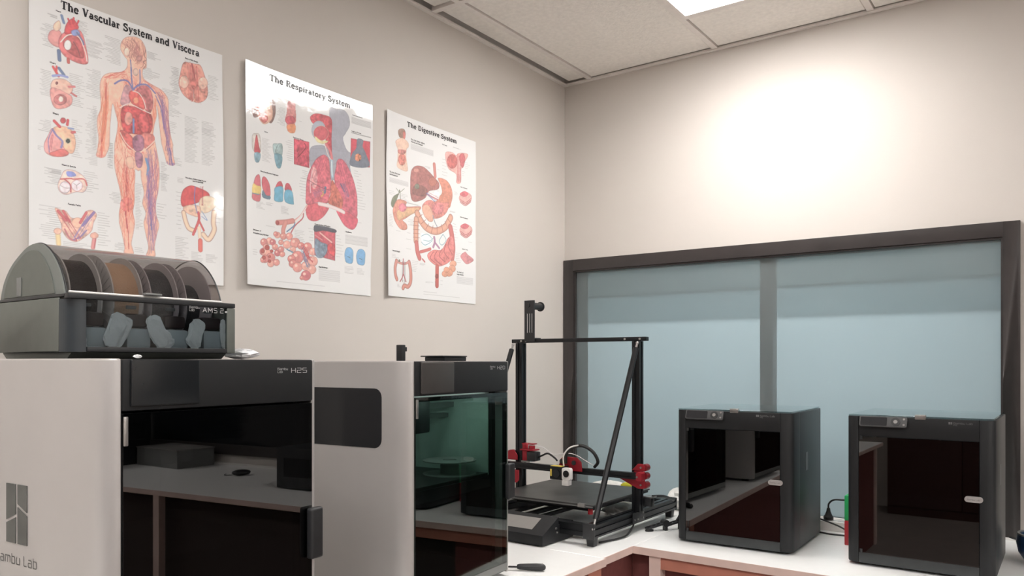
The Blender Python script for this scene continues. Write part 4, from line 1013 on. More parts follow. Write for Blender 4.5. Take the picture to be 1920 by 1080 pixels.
# ------------------------------------------------------------------ big silver printers
def side_panel(name,e,x_in,x_out,D,H,wind=None):
    """silver side sheet whose front edge rolls round to the front; x_out is the outer face"""
    s=1 if x_out>x_in else -1; w=abs(x_out-x_in)
    P=[(x_in,0)]+[(x_in+s*w*math.sin(t),.05*(1-math.cos(t))) for t in [PI/2*k/8 for k in range(9)]]+[(x_out,D),(x_out-s*.012,D),(x_out-s*.012,.05),(x_in,.012)]
    m=MB(); m.prism(P,'z',.014,H); return m.build(name,'silver',e,bevel=.006,seg=3)
def big_printer(loc,rz,w,D,H,label,logo,screen,scr,side_logo,side_win,door,hd,inner='bedin',glass_top=False):
    e=empty('enclosed_printer',loc,rz); tag(e,label,'3d printer'); W=w
    side_panel('side_panel',e,.027,0,D,H); side_panel('side_panel',e,W-.027,W,D,H)
    m=MB(); m.box(.013,W-.013,D-.02,D,.014,H-.004); m.box(.013,W-.013,.012,D-.02,.014,.034); m.box(.013,W-.013,.012,.06 if glass_top else D-.02,H-.05,H-.004)
    m.box(.0135,.03,.05,D-.02,.034,H-.05); m.box(W-.03,W-.0135,.05,D-.02,.034,H-.05); m.build('chassis','black',e)
    if glass_top: B(.013,W-.013,.0605,D-.021,H-.010,H-.005).build('top_glass','winglass',e)
    # header bar with slightly bowed lower edge
    m=MB(); m.box(.027,W-.027,-.003,.02,hd,H-.001); m.build('header','black2',e,bevel=.004)
    # door
    zt=hd-.004; B(.028,W-.0285,-.002,.002,.044,zt).build('door_glass',door,e)
    dr=MB(); dr.box(.0275,.034,.0025,.012,.034,zt); dr.box(W-.034,W-.0275,.0025,.012,.034,zt); dr.box(.034,W-.034,.0025,.012,zt-.010,zt); dr.build('door_frame','black',e)
    B(.0275,W-.0275,-.002,.012,.022,.043).build('door_sill','grey',e,bevel=.002)
    B(.0275,.0345,-.006,-.0022,hd-.054,hd-.008).build('hinge','steel',e,bevel=.0015)
    hz=.224; h=B(W-.046,W-.014,-.020,-.0035,hz,hz+.100).build('handle','black',e,bevel=.006,seg=3)
    B(*screen[:2],-.008,-.0034,*screen[2:]).build('touch_screen',scr,e,bevel=.0035,seg=3)
    lx,lz=logo[1],logo[2]
    lettering('brand_lettering','Bambu',TECH,.026,.0042,lambda u,v:(lx+u,-.0036,lz+.0052+v),'inkgrey',e,.06,1.2)
    lettering('brand_lettering','Lab',TECH,.013,.0042,lambda u,v:(lx+u,-.0036,lz+v),'inkgrey',e,.06,1.2)
    lettering('type_lettering',logo[0],TECH,logo[4],.0088,lambda u,v:(lx+logo[3]+u,-.0036,lz+v),'inkgrey',e,.12,1.15)
    for x in (.05,W-.05):
        for y in (.06,D-.06): MB().cyl((x,y,0),(x,y,.0135),.018,20).build('foot','black',e)
    # interior
    B(.035,W-.035,D-.024,D-.0205,.05,H-.06).build('inner_back',inner,e)
    B(.07,W-.05,.05 if glass_top else .08,D-.08,.287 if glass_top else .26,.295 if glass_top else .268).build('build_plate','bed',e,bevel=.001)
    m=MB(); m.box(.031,W-.031,.18,.20,hd-.05,hd-.035); m.box(.031,W-.031,.20,.22,hd-.08,hd-.068); m.build('gantry_rail','grey',e)
    B(W*.4,W*.4+.07,.13,.1795,hd-.11,hd-.02).build('tool_head','black',e,bevel=.006)
    if glass_top:
        B(W-.0345,W-.0305,.06,D-.025,.286,H-.06).build('inner_side',inner,e); B(.065,W-.045,.045,D-.07,.255,.286).build('bed_carrier','black',e); B(.06,W-.06,.03,.04,hd-.012,hd-.006).build('light_strip','white',e)
        l=area('chamber_light',(0,0,0),(math.radians(25),0,0),.3,.02,CHAMBER_POWER,(.85,1,.95)); l.parent=e; l.location=(W/2,.05,hd-.016)
    if side_logo:
        cz=side_logo; cy=.2576 # emblem of two split bars on the outer side face
        def pp(P,n): MB().prism([(y,z) for y,z in P],'x',-.0012,-.0002).build(n,'emblem',e)
        a,b,c,d=.225,.2555,.2615,.2925; z0,z1=.302,.4025
        pp([(c,.352),(d,.3397),(d,z1),(c,z1)],'emblem_bar'); pp([(c,z0),(d,z0),(d,.335),(c,.3465)],'emblem_bar')
        pp([(a,.357),(b,.3697),(b,z1),(a,z1)],'emblem_bar'); pp([(a,z0),(b,z0),(b,.364),(a,.351)],'emblem_bar')
        lettering('side_lettering','Bambu Lab',TECH,.140,.0165,lambda u,v:(-.0004,.332-u,.267+v),'emtext',e,.14,1.3)
    if side_win:
        P=rrect(.079,.33,.402,.546,.022,cs=(1,0,0,1)); MB().prism([(y,z) for y,z in P],'x',-.0014,.0005).build('side_window','blackg',e)
    return e
h2s=big_printer((.782,-2.577,ZB),math.radians(94),.450,.505,.6155,'large silver enclosed 3D printer nearest the camera, with the filament box on top',
  ('H2S',.333,.5895,.033,.043),(.038,.161,.540,.6145),'screend',True,False,'door2',.533)
CHAMBER_POWER=.36
h2d=big_printer((.707,-1.833,ZB),math.radians(94.47),.473,.505,.6125,'large silver enclosed 3D printer with a dark side window, second along the poster wall',
  ('H2D',.352,.590,.036,.043),(.044,.178,.533,.609),'screenb',False,True,'door',.528,'innerg',True)
# ------------------------------------------------------------------ four-spool filament box on the nearest printer
ZA=ZB+.6155
ams=empty('filament_box',(.54,-2.52,ZA+.0005),0); tag(ams,'grey four-spool filament box with smoked curved lid, standing on the nearest printer','filament box')
AW=.338; AD=.312   # local x: -AD..0 (front at 0), y: 0..AW
H1=.116
m=MB(); m.prism([(-AD+.03,0.0),(-.03,0.0),(-.012,.012),(-AD+.012,.012)],'y',.012,AW-.012); m.build('base_plinth','greyd',ams,bevel=.002)
m=MB(); P=rrect(-AD,-.003,0,.30,.03,cs=(1,1,0,0))
m.prism([(-AD,.02),(-AD+.02,.0),(-.034,0),(-.034,.008),(-AD+.024,.008),(-AD+.008,.024),(-AD+.008,AW-.008),(-.012,AW-.008),(-.012,AW),(-AD,AW)],'z',.012,H1-.006)
m.build('shell','greyd',ams,bevel=.0015,seg=1)
MB().prism([(-.0335,.0),(-.018,.003),(-.007,.011),(-.002,.024),(-.002,.0325),(-.010,.0325),(-.014,.018),(-.0335,.008)],'z',.012,H1-.0095).build('corner_panel','blackb',ams,smooth=True)
B(-AD+.009,-.012,.009,AW-.009,.012,.018).build('shell_floor','black',ams)
m=MB(); m.box(-.014,.001,.0,AW,H1-.009,H1+.001); m.box(-AD,-.0145,0,.010,H1-.0055,H1); m.box(-AD,-.0145,AW-.010,AW,H1-.0055,H1); m.build('top_rail','black',ams,bevel=.002)
B(-.0025,.0,.033,AW-.021,.022,H1-.0095).build('front_window','winglass',ams)
B(-.011,.001,.033,AW-.02,.0125,.0215).build('front_sill','black',ams,bevel=.001)
B(-.010,.001,AW-.0195,AW-.0005,.0125,H1-.0095).build('corner_post','greyd',ams,bevel=.002)
lettering('brand_lettering','Bambu',TECH,.024,.0048,lambda u,v:(.0006,.232+u,.0965+.0055+v),'inkgrey',ams,.06,1.2)
lettering('brand_lettering','Lab',TECH,.012,.0048,lambda u,v:(.0006,.232+u,.0965+v),'inkgrey',ams,.06,1.2)
lettering('type_lettering','AMS 2',TECH,.050,.0092,lambda u,v:(.0006,.262+u,.0955+v),'inkgrey',ams,.16,1.2)
B(.0005,.0009,.3135,.3185,.0965,.1).build('type_mark','inkgrey',ams)
# curved lid
LP=[(-.030,H1+.001),(-.040,.142),(-.056,.168),(-.082,.194),(-.112,.2115),(-.140,.2165),(-.172,.214),(-.206,.2025),(-.250,.180),(-.282,.150),(-.298,H1+.001)]
def crv(P,n=5):
    o=[]
    for i in range(len(P)-1):
        a,b,c,d=[Vector(P[max(0,min(len(P)-1,j))]) for j in (i-1,i,i+1,i+2)]
        for k in range(n):
            t=k/n; o.append(.5*(2*b+(c-a)*t+(2*a-5*b+4*c-d)*t*t+(3*b-a-3*c+d)*t**3))
    o.append(Vector(P[-1])); return [tuple(p) for p in o]
lc=crv(LP); m=MB()
inn=[(p[0]*.985-.002,H1+.001+(p[1]-H1-.001)*.98) for p in lc]
n=len(lc)
lv=[(p[0],.012,p[1]) for p in lc]+[(p[0],AW-.014,p[1]) for p in lc]
m.add(lv,[(i,i+1,i+1+n,i+n) for i in range(n-1)]); lidg=m.build('lid_glass','lid',ams,smooth=True)
m=MB(); m.prism(lc,'y',.008,.0115); m.build('lid_end','greyl',ams)
ic=[(-.043+(p[0]+.028)*.80-.02,H1+.002+(p[1]-H1)*.86) for p in lc]; MB().prism(ic,'y',.0062,.0078).build('lid_end_panel','greyd',ams)
B(-.216,-.198,.004,.006,H1+.004,.156).build('lid_clip','grey',ams,bevel=.001)
mr=MB(); mr.add([(p[0],AW-.0138,p[1]) for p in lc],[tuple(range(n))]); mr.build('lid_end_glass','lid',ams)
MB().tube([(p[0]+.0005,.0118,p[1]) for p in lc[:n]],.0016,6).build('lid_rim','black',ams); MB().tube([(p[0],AW-.013,p[1]) for p in lc],.0014,6).build('lid_rim','black',ams)
m=MB(); m.tube([(-.027,.014,H1+.0045),(-.027,AW-.014,H1+.0045)],.0026,8); m.build('lid_lip_glint','white',ams)  # white colour stands for the bright reflection along the lid's front lip
B(-.026,-.014,.150,.184,H1+.0075,H1+.0115).build('lid_tab','grey',ams,bevel=.0015)
for k,y in enumerate((.052,.136,.215,.296)):
    f=B(-.040,-.012,y-.024,y+.024,.020,.058).build('feeder','tube',ams,bevel=.006)
    B(-.046,-.014,y-.026,y+.020,.060,.086).build('feeder_cap','dkred',f,bevel=.008)
    B(-.014,-.010,y-.026,y-.006,.094,.101).build('feeder_tag','grey',f,bevel=.002)
# spools
SP=[(.058,'wblack','fl',.080,.094,'spool of glossy black filament with grey flange, first from the near end of the box'),
    (.138,'wtan','fl',.082,.094,'spool of tan brown filament, second from the near end of the box'),
    (.214,'wchar','flp',.078,.093,'spool of charcoal filament with plain dark reel, third in the box'),
    (.290,'wchar','flp',.052,.093,'nearly used up spool of dark filament with mauve grey flanges, last in the box')]
for y,wm,fm,rw,rf,lab in SP:
    s=empty('filament_spool',(.54-.148,-2.52+y,ZA+.0185+rf),0); tag(s,lab,'spool','filament spools under the smoked lid')
    for sy in (-.030,.0275):
        m=MB(); NN=40
        ro=[(rf*math.cos(2*PI*i/NN),rf*math.sin(2*PI*i/NN)) for i in range(NN)]; ri=[(.027*math.cos(2*PI*i/NN),.027*math.sin(2*PI*i/NN)) for i in range(NN)]
        v=[(a,sy,b) for a,b in ro]+[(a,sy,b) for a,b in ri]+[(a,sy+.0025,b) for a,b in ro]+[(a,sy+.0025,b) for a,b in ri]; f=[]
        for i in range(NN):
            j=(i+1)%NN; f+=[(i,j,NN+j,NN+i),(2*NN+i,3*NN+i,3*NN+j,2*NN+j),(i,2*NN+i,2*NN+j,j),(NN+i,NN+j,3*NN+j,3*NN+i)]
        m.add(v,f)
        for i in range(36): # moulded ribs on the outer face
            a=2*PI*i/36; yy=sy-.0008 if sy<0 else sy+.0025
            c,s_=math.cos(a),math.sin(a); m.add([(c*.055-s_*.001,yy,s_*.055+c*.001),(c*.055+s_*.001,yy,s_*.055-c*.001),(c*.089+s_*.001,yy,s_*.089-c*.001),(c*.089-s_*.001,yy,s_*.089+c*.001),(c*.055-s_*.001,yy+.0008,s_*.055+c*.001),(c*.055+s_*.001,yy+.0008,s_*.055-c*.001),(c*.089+s_*.001,yy+.0008,s_*.089-c*.001),(c*.089-s_*.001,yy+.0008,s_*.089+c*.001)],[(0,1,2,3),(4,7,6,5),(0,4,5,1),(1,5,6,2),(2,6,7,3),(3,7,4,0)])
        m.build('flange',fm,s)
    MB().cyl((0,-.0274,0),(0,.0274,0),rw,48).build('filament_winding',wm,s,smooth=True)
    MB().cyl((0,-.0305,0),(0,.0305,0),.026,24).build('hub','black',s,smooth=True)
def crumple(name,cx,cy,cz,sx,sy,sz,m,rz=0,tilt=0,seed=1,parent=None,nu=14,nv=9,amp=.28,ex=1.):
    pw=lambda t:math.copysign(abs(t)**ex,t)
    r=random.Random(seed); b=MB(); v=[];f=[]
    for i in range(nv+1):
        for j in range(nu):
            a=PI*i/nv;t=2*PI*j/nu; k=1+amp*(r.random()-.5)*2*math.sin(a)
            p=Vector((pw(math.sin(a))*pw(math.cos(t))*sx*k,pw(math.sin(a))*pw(math.sin(t))*sy*k,pw(math.cos(a))*sz*(1+amp*.3*(r.random()-.5)))); v.append(p)
    for i in range(nv):
        for j in range(nu): f.append((i*nu+j,(i+1)*nu+j,(i+1)*nu+(j+1)%nu,i*nu+(j+1)%nu))
    R=Matrix.Rotation(rz,4,'Z')@Matrix.Rotation(tilt,4,'X'); v=[R@p for p in v]; z0=min(p.z for p in v)
    b.add(v,f); o=b.build(name,m,parent,smooth=False); o.location=(cx,cy,cz-z0); return o
BG=[(.0265,.005,.010,.028,.25,'pouch of desiccant squeezed against the near end, left of the first feeder'),(.088,.013,.010,.036,-.35,'spotted grey desiccant pouch leaning between the first and second feeder'),(.102,.010,.008,.034,-.5,'second grey pouch half behind the spotted one'),(.170,.014,.010,.036,.4,'crinkled clear desiccant pouch leaning right, middle of the box'),(.188,.012,.008,.022,.8,'folded pouch corner under the crinkled middle pouch'),(.253,.014,.010,.033,-.25,'flat desiccant pouch between the third and fourth feeder'),(.3165,.006,.009,.034,.1,'rounded desiccant pouch at the far end of the box')]
for i,(y,sy,sx,sz,tl,lab) in enumerate(BG):
    o=crumple('desiccant_pouch',.54-.0085-(.003 if i in (2,4) else 0),-2.52+y,ZA+.0195,.0032,sy*1.15,sz*.92,'bag',0,tl,seed=20+i,amp=.30,ex=.55,nu=12,nv=10); tag(o,lab,'pouch','desiccant pouches inside the filament box')
tag(crumple('crumpled_tissue',.50,-2.140,ZA,.035,.030,.0115,'paper',.3,0,seed=5,amp=.4),'crumpled white tissue lying on the nearest printer beside the filament box','tissue')
tag(crumple('paper_scrap',.72,-2.492,ZA,.006,.006,.0035,'paper',0,0,seed=6,nu=6,nv=4),'tiny white paper scrap on the front edge under the filament box','paper scrap')
# things on the second printer
Z2=ZB+.6125
o=empty('clip_stand',(.50,-1.640,Z2)); tag(o,'small black upright clip standing on the second silver printer','clip')
B(-.010,.010,-.008,.008,0,.044).build('post','black',o,bevel=.002); B(-.010,.010,.0082,.014,.026,.038).build('hook','black',o,bevel=.001)
o=empty('black_tray',(.50,-1.455,Z2)); tag(o,'low black lidded tray on top of the second silver printer','tray')
B(-.04,.035,-.045,.052,0,.012).build('tray_body','black',o,bevel=.002); B(-.045,.04,-.058,.050,.0122,.0155).build('tray_lid','black',o,bevel=.001)
# ------------------------------------------------------------------ two smaller black enclosed printers
def small_printer(loc,rz,label):
    e=empty('enclosed_printer',loc,rz); tag(e,label,'3d printer','black enclosed printers by the window'); W=.385;D=.385;H=.4475;r=.028
    def col(x0,x1,s):   # rounded front column
        P=rrect(x0,x1,0,.10,r,6,cs=(1,0,0,0) if s<0 else (0,1,0,0)); return P
    m=MB(); m.prism(col(0,.034,-1),'z',.008,H); m.build('front_column','black2',e,bevel=.003); 
    m=MB(); m.prism(col(.347,W,1),'z',.008,H); m.build('front_column','black2',e,bevel=.003)
    B(.034,.347,.0008,.03,.388,H).build('front_header','black2',e,bevel=.002)
    B(.034,.347,.0008,.03,.008,.039).build('front_sill','gunmetal',e,bevel=.002)
    for x0,x1,mm in ((0.0005,.012,'gunmetal'),(W-.012,W-.0005,'gunmetal')): B(x0,x1,.1002,D,.008,H-.001).build('side_panel',mm,e,bevel=.002)
    B(W-.0004,W+.0002,.17,.20,.25,.31).build('side_label','inkdim',e)
    B(.0125,W-.0125,D-.012,D,.008,H-.001).build('back_panel','gunmetal',e)
    B(.0125,W-.0125,.031,D-.0125,.008,.03).build('floor_panel','black',e)
    B(.0350,.3460,.0005,.004,.0400,.3870).build('door_glass','door2',e)
    m=MB(); m.cyl((.041,-.001,.038),(.041,-.001,.05),.004,10); m.cyl((.041,-.001,.378),(.041,-.001,.389),.004,10); m.build('hinge','black',e)
    P=rrect(.311,.356,.2195,.2355,.008,6); MB().prism(P,'y',-.006,-.0005).build('handle_tag','silver',e)
    lettering('tag_lettering','Bambu Lab',TECH,.032,.0042,lambda u,v:(.3175+u,-.0065,.2252+v),'emtext',e,.1,1.2)
    # glass lid with clip
    B(.004,W-.004,.010,D-.004,H+.0005,H+.0045).build('lid_glass','topg',e,bevel=.001,seg=1)
    B(.186,.214,-.002,.010,H-.004,H+.0100).build('lid_clip','steel',e,bevel=.0015)
    # tilted control panel, top left
    cp=MB(); P=rrect(.038,.167,0,.0315,.006,5); mx=Matrix.Translation((0,-.0165,H-.0275))@Matrix.Rotation(math.radians(-20),4,'X')
    cp.prism(P,'y',0,.008,mx=mx); c=cp.build('control_panel','cpanel',e,bevel=.001)
    q=MB(); q.prism(rrect(.042,.114,.003,.0285,.003,3),'y',-.0008,.0002,mx=mx); q.build('lcd','lcdd',c)
    q=MB(); q.prism([(.137+.0125*math.cos(t*PI/12),.0158+.0125*math.sin(t*PI/12)) for t in range(24)],'y',-.0016,.0002,mx=mx); q.build('dial_ring','black',c)
    q=MB(); q.prism([(.137+.0055*math.cos(t*PI/8),.0158+.0055*math.sin(t*PI/8)) for t in range(16)],'y',-.0030,-.0016,mx=mx); q.build('dial_button','lcd',c)
    for z in (.0075,.0245):
        q=MB(); q.prism([(.159+.0030*math.cos(t*PI/6),z+.0030*math.sin(t*PI/6)) for t in range(12)],'y',-.0020,.0002,mx=mx); q.build('round_button','lcd',c)
    q=MB(); q.prism([(.2715,.4335),(.2765,.4335),(.2765,.4400),(.2715,.4400)],'y',0.0002,.0009); q.prism([(.2775,.4335),(.2805,.4335),(.2805,.4400),(.2775,.4400)],'y',.0002,.0009); q.build('emblem','inkdim',e)
    lettering('brand_lettering','Bambu Lab',TECH,.048,.0052,lambda u,v:(.2835+u,.0004,.4345+v),'inkdim',e,.1,1.2)
    lettering('type_lettering','P1S',TECH,.010,.0028,lambda u,v:(.2835+u,.0004,.4300+v),'inkdim',e,.1,1.3)
    for x in (.045,W-.045):
        for y in (.05,D-.05): MB().cyl((x,y,0),(x,y,.0085),.02,16).build('foot','black',e)
    # inside: bed, head and rods
    B(.06,.32,.07,.32,.17,.176).build('build_plate','bed',e); m=MB(); m.cyl((.02,.2,.40),(.365,.2,.40),.004,8); m.cyl((.02,.2,.38),(.365,.2,.38),.004,8); m.build('rod','steel',e)
    B(.17,.23,.13,.19,.34,.43).build('tool_head','black',e,bevel=.006); B(.172,.228,.126,.1299,.40,.42).build('head_label','inkdim',e)
    return e
p1=small_printer((.876,-.690,ZB),math.radians(1.8),'black enclosed 3D printer by the window, beside the open frame printer')
p2=small_printer((1.418,-.665,ZB),math.radians(0),'black enclosed 3D printer by the window, at the right edge of the view')
# ------------------------------------------------------------------ open frame printer with red brackets
of=empty('open_frame_printer',(0,0,ZB)); tag(of,'open frame 3D printer of black rails with red brackets, in the corner of the benches','3d printer')
RXl,RXr=(.155,.195),(.662,.702)
def rail(name,x0,x1,y0,y1,z0,z1,ax='y'):
    # aluminium extrusion with a groove along its outer faces
    g=.004;t=.0045
    if ax=='y':
        def P():
            zc=(z0+z1)/2; q1=z0+(z1-z0)*.25; q3=z0+(z1-z0)*.75
            return [(x0,z0),(x1,z0),(x1,q1-t),(x1-g,q1-t),(x1-g,q1+t),(x1,q1+t),(x1,q3-t),(x1-g,q3-t),(x1-g,q3+t),(x1,q3+t),(x1,z1),((x0+x1)/2+t,z1),((x0+x1)/2+t,z1-g),((x0+x1)/2-t,z1-g),((x0+x1)/2-t,z1),(x0,z1)]
        m=MB(); m.prism(P(),'y',y0,y1)
    elif ax=='z':
        xc=(x0+x1)/2;yc=(y0+y1)/2
        m=MB(); m.prism([(x0,y0),(xc-t,y0),(xc-t,y0+g),(xc+t,y0+g),(xc+t,y0),(x1,y0),(x1,yc-t),(x1-g,yc-t),(x1-g,yc+t),(x1,yc+t),(x1,y1),(x0,y1)],'z',z0,z1)
    else:
        zc=(z0+z1)/2
        m=MB(); m.prism([(y0,z0),(y1,z0),(y1,z1),(y0,z1),(y0,zc+t),(y0+g,zc+t),(y0+g,zc-t),(y0,zc-t)],'x',x0,x1)
    return m.build(name,'anod',of)
rail('base_rail',*RXl,-.94,-.30,.030,.072); rail('base_rail',*RXr,-.94,-.30,.030,.072)
rail('cross_rail',RXl[1]+.001,RXr[0]-.001,-.935,-.905,.030,.070,'x'); rail('cross_rail',RXl[1]+.001,RXr[0]-.001,-.335,-.305,.030,.070,'x')
for x in (RXl,RXr):
    B(x[0]-.002,x[1]+.001,-.950,-.9405,.026,.078).build('end_cap','black',of,bevel=.002); B(x[0]-.001,x[1]+.001,-.2995,-.290,.026,.074).build('end_cap','black',of,bevel=.002)
    for y in (-.925,-.315):
        m=MB(); cx=(x[0]+x[1])/2; s=.015; s2=.012
        m.add([(cx-s2,y-s2,0),(cx+s2,y-s2,0),(cx+s2,y+s2,0),(cx-s2,y+s2,0),(cx-s,y-s,.0295),(cx+s,y-s,.0295),(cx+s,y+s,.0295),(cx-s,y+s,.0295)],[(0,3,2,1),(4,5,6,7),(0,1,5,4),(1,2,6,5),(2,3,7,6),(3,0,4,7)]); m.build('foot','black',of,bevel=.002)
UL=(.172,.202);UR=(.686,.716);UY=(-.646,-.614)
rail('upright',*UL,*UY,.0725,.685,'z'); rail('upright',*UR,*UY,.0725,.685,'z')
B(.7025,.7065,-.675,-.585,.035,.0715).build('corner_plate','black',of,bevel=.001)
m=MB(); [m.cyl((.7066,y,z),(.709,y,z),.0035,10) for y,z in ((-.665,.046),(-.64,.046),(-.6,.046),(-.60,.064))]; m.build('bolt','steel',of)
tb=B(.148,.738,-.640,-.615,.6855,.7005).build('top_bar','anod',of,bevel=.002); 
m=MB(); [m.cyl((x,-.6405,.693),(x,-.643,.693),.004,10) for x in (.196,.218,.655,.715)]; m.build('bolt','steel',of)
# diagonal braces
def brace(x0,x1,name='brace'):
    a=Vector((x1,-.655,.678));b=Vector((x0,-.945,.062)); m=MB(); m.tube([b+(a-b)*.05,b+(a-b)*.97],.0100,12); o=m.build(name,'anod',of,smooth=True)
    m=MB(); m.tube([b,b+(a-b)*.05],.004,8); m.tube([a-(a-b)*.03,a],.004,8); m.ball(tuple(b),.0062,10,6); m.ball(tuple(a),.006,10,6); m.build('rod_end','steel',o,smooth=True)
brace(.698,.712); brace(.160,.166)
# spool holder on the top bar
sh=empty('spool_holder',(0,0,0)); sh.parent=of
m=MB(); x0,x1=.216,.262; zb,zt=.701,.852; sy=(-.648,-.642)
for a,b in ((x0,x0+.009),(x0+.0155,x0+.0205),(x0+.0265,x0+.0315),(x1-.0085,x1)): m.box(a,b,*sy,.725,.800)
m.box(x0,x1,*sy,zb-.01,.7249); m.box(x0,x1,*sy,.8001,zt); m.box(x0,x1,-.6419,-.60,zb,zb+.004)
bpy.data.objects.remove(sh)
pl=m.build('spool_holder','black',of)
m=MB(); cx=(x0+x1)/2-.004; m.cyl((cx,-.6415,.832),(cx,-.565,.832),.014,20); m.cyl((cx,-.565,.832),(cx,-.560,.832),.019,20); m.cyl((cx,-.652,.832),(cx,-.6485,.832),.008,6); m.build('spool_bar','black',pl,smooth=True)
# horizontal gantry beam with brackets and wheels
rail('gantry_beam',.150,.722,-.684,-.664,.194,.217,'x')
def bracket(P,y,name='bracket',mm='red'): 
    return MB().prism(P,'y',y,y+.0035).build(name,mm,of,bevel=.0008,seg=1)
b=bracket([(.690,.222),(.715,.247),(.735,.247),(.741,.238),(.741,.222)],-.656)
b2=bracket([(.640,.190),(.690,.168),(.715,.158),(.735,.158),(.742,.166),(.742,.221),(.700,.221),(.690,.192)],-.656)
b3=MB().prism(rrect(.7225,.744,.190,.220,.005,3),'y',-.688,-.6575).build('bracket','red',of,bevel=.001)
for z in (.234,.204,.172):
    w_=MB().cyl((.738,-.6515,z),(.738,-.628,z),.0125,18).build('roller','rollr',of,smooth=True); MB().cyl((.727,-.660 if z!=.204 else -.690,z),(.727,-.6565,z),.0035,10).build('bolt','steel',w_)
bracket([(.130,.222),(.136,.248),(.150,.260),(.170,.262),(.188,.240),(.188,.222)],-.656)
bracket([(.128,.185),(.145,.160),(.170,.142),(.215,.140),(.226,.150),(.226,.190)],-.700); 
for x,z in ((.148,.244),(.158,.165)):
    w_=MB().cyl((x,-.650,z),(x,-.625,z),.015,18).build('roller','rollr',of,smooth=True); MB().cyl((x,-.7035,z),(x,-.7005,z),.0045,10).build('bolt','steel',w_)
# extruder motor behind the left upright
B(.208,.250,-.66,-.618,.2175,.222).build('motor_plate','steel',of); B(.2105,.236,-.655,-.62,.2222,.262).build('motor_mount','red',of,bevel=.003)
B(.2362,.276,-.662,-.622,.2225,.258).build('motor','black',of,bevel=.004)
m=MB(); m.box(.205,.270,-.664,-.620,.2625,.268); m.cyl((.222,-.65,.268),(.222,-.65,.286),.012,14); m.cyl((.250,-.645,.268),(.250,-.645,.282),.013,14); m.box(.208,.262,-.655,-.625,.286,.290); m.cyl((.236,-.658,.268),(.236,-.658,.290),.005,8); m.build('extruder','red',of,bevel=.001,seg=1)
# print head
m=MB(); m.prism([(.405,.222),(.412,.246),(.424,.256),(.484,.256),(.502,.240),(.506,.205),(.405,.205)],'y',-.6925,-.6885); m.build('carriage_plate','red',of,bevel=.001,seg=1)
hd=B(.398,.450,-.745,-.6935,.176,.224).build('head_shroud','anod',of,bevel=.003)
B(.402,.448,-.744,-.722,.2242,.2260).build('head_label','yellow',hd); B(.401,.408,-.7464,-.7454,.188,.214).build('side_label','yellow',hd)
m=MB(); m.cyl((.428,-.7455,.199),(.428,-.7495,.199),.0155,20); m.build('fan','blackg',hd)
fan=MB()
fan.prism(rrect(.4515,.488,.176,.222,.008,4),'y',-.747,-.728); fan.box(.4515,.478,-.747,-.72,.157,.176); f_=fan.build('blower_fan','white',of,bevel=.002); MB().cyl((.471,-.7475,.201),(.471,-.7495,.201),.0125,20).build('fan_hole','blackg',f_)
m=MB(); m.cyl((.420,-.694,.238),(.420,-.698,.238),.009,12); m.cyl((.472,-.694,.236),(.472,-.698,.236),.009,12); m.build('roller_cap','black',of)
# cables and filament tube
m=MB(); m.tube(crv([(.275,-.64,.236),(.300,-.645,.247),(.335,-.66,.258),(.370,-.67,.246),(.392,-.685,.238)]),.0036,8); m.build('cable','cable',of,smooth=True)
m=MB(); m.tube(crv([(.44,-.70,.232),(.447,-.705,.270),(.475,-.70,.296),(.510,-.69,.300),(.545,-.68,.280),(.560,-.67,.245),(.540,-.66,.222)]),.0062,8); m.build('cable','cable',of,smooth=True)
m=MB(); m.tube(crv([(.438,-.71,.222),(.440,-.715,.262),(.462,-.71,.292),(.495,-.70,.303)]),.0028,8); m.tube(crv([(.262,-.64,.283),(.310,-.65,.277),(.36,-.66,.256),(.40,-.66,.262),(.45,-.655,.262),(.52,-.655,.232),(.545,-.655,.224)]),.0016,6); m.build('filament_tube','white',of,smooth=True)
# bed
bd=B(.207,.645,-.852,-.415,.115,.120).build('build_plate','bed',of,bevel=.0006,seg=1)
B(.209,.643,-.8515,-.8512,.110,.1148).build('plate_edge','grey',bd)
B(.212,.640,-.847,-.420,.106,.1145).build('bed_underside','black',of)
m=MB(); [m.box(x-.014,x+.014,-.858,-.846,.1095,.1225) for x in (.600,.27)]; m.build('bed_clip','steel',of)
m=MB(); [m.cyl((x,y,.082),(x,y,.1055),.009,10) for x in (.24,.615) for y in (-.82,-.45)]; m.build('bed_spring','redp',of)
m=MB(); m.box(.30,.325,-.905,-.335,.058,.069); m.box(.375,.40,-.905,-.335,.058,.069); m.box(.44,.455,-.90,-.34,.058,.069); m.build('bed_rail','anod',of)
m=MB(); [m.cyl((x,-.9065,.064),(x,-.9355,.064),.003,8) for x in (.305,.32,.38,.395)]; m.build('bolt','steel',of)
B(.26,.58,-.76,-.50,.078,.086).build('bed_carrier','black',of)
# control box
cb=MB(); cb.prism([(-1.040,.004),(-.846,.004),(-.846,.060),(-.9405,.060),(-.9405,.086),(-1.040,.038)],'x',.175,.562); c=cb.build('control_box','grey',of,bevel=.002)
c.data.materials[0]=M['black2']
dy,dz=.0995,.048; L=math.hypot(dy,dz); 
def cp(x,t,h): return (x,-1.040+dy*t-dz/L*h,.038+dz*t+dy/L*h)
MB().add([cp(.330,.22,.0012),(*cp(.505,.22,.0012),),cp(.505,.80,.0012),cp(.330,.80,.0012)],[(0,1,2,3)]).build('lcd','lcd',c)
m=MB(); [m.cyl((x,y,0),(x,y,.0045),.010,10) for x in (.20,.54) for y in (-1.02,-.87)]; m.build('foot','black',c)
m=MB(); m.cyl((.5622,-.960,.050),(.566,-.960,.050),.004,8); m.cyl((.5622,-.955,.036),(.566,-.955,.036),.003,8); m.build('usb_socket','steel',c)
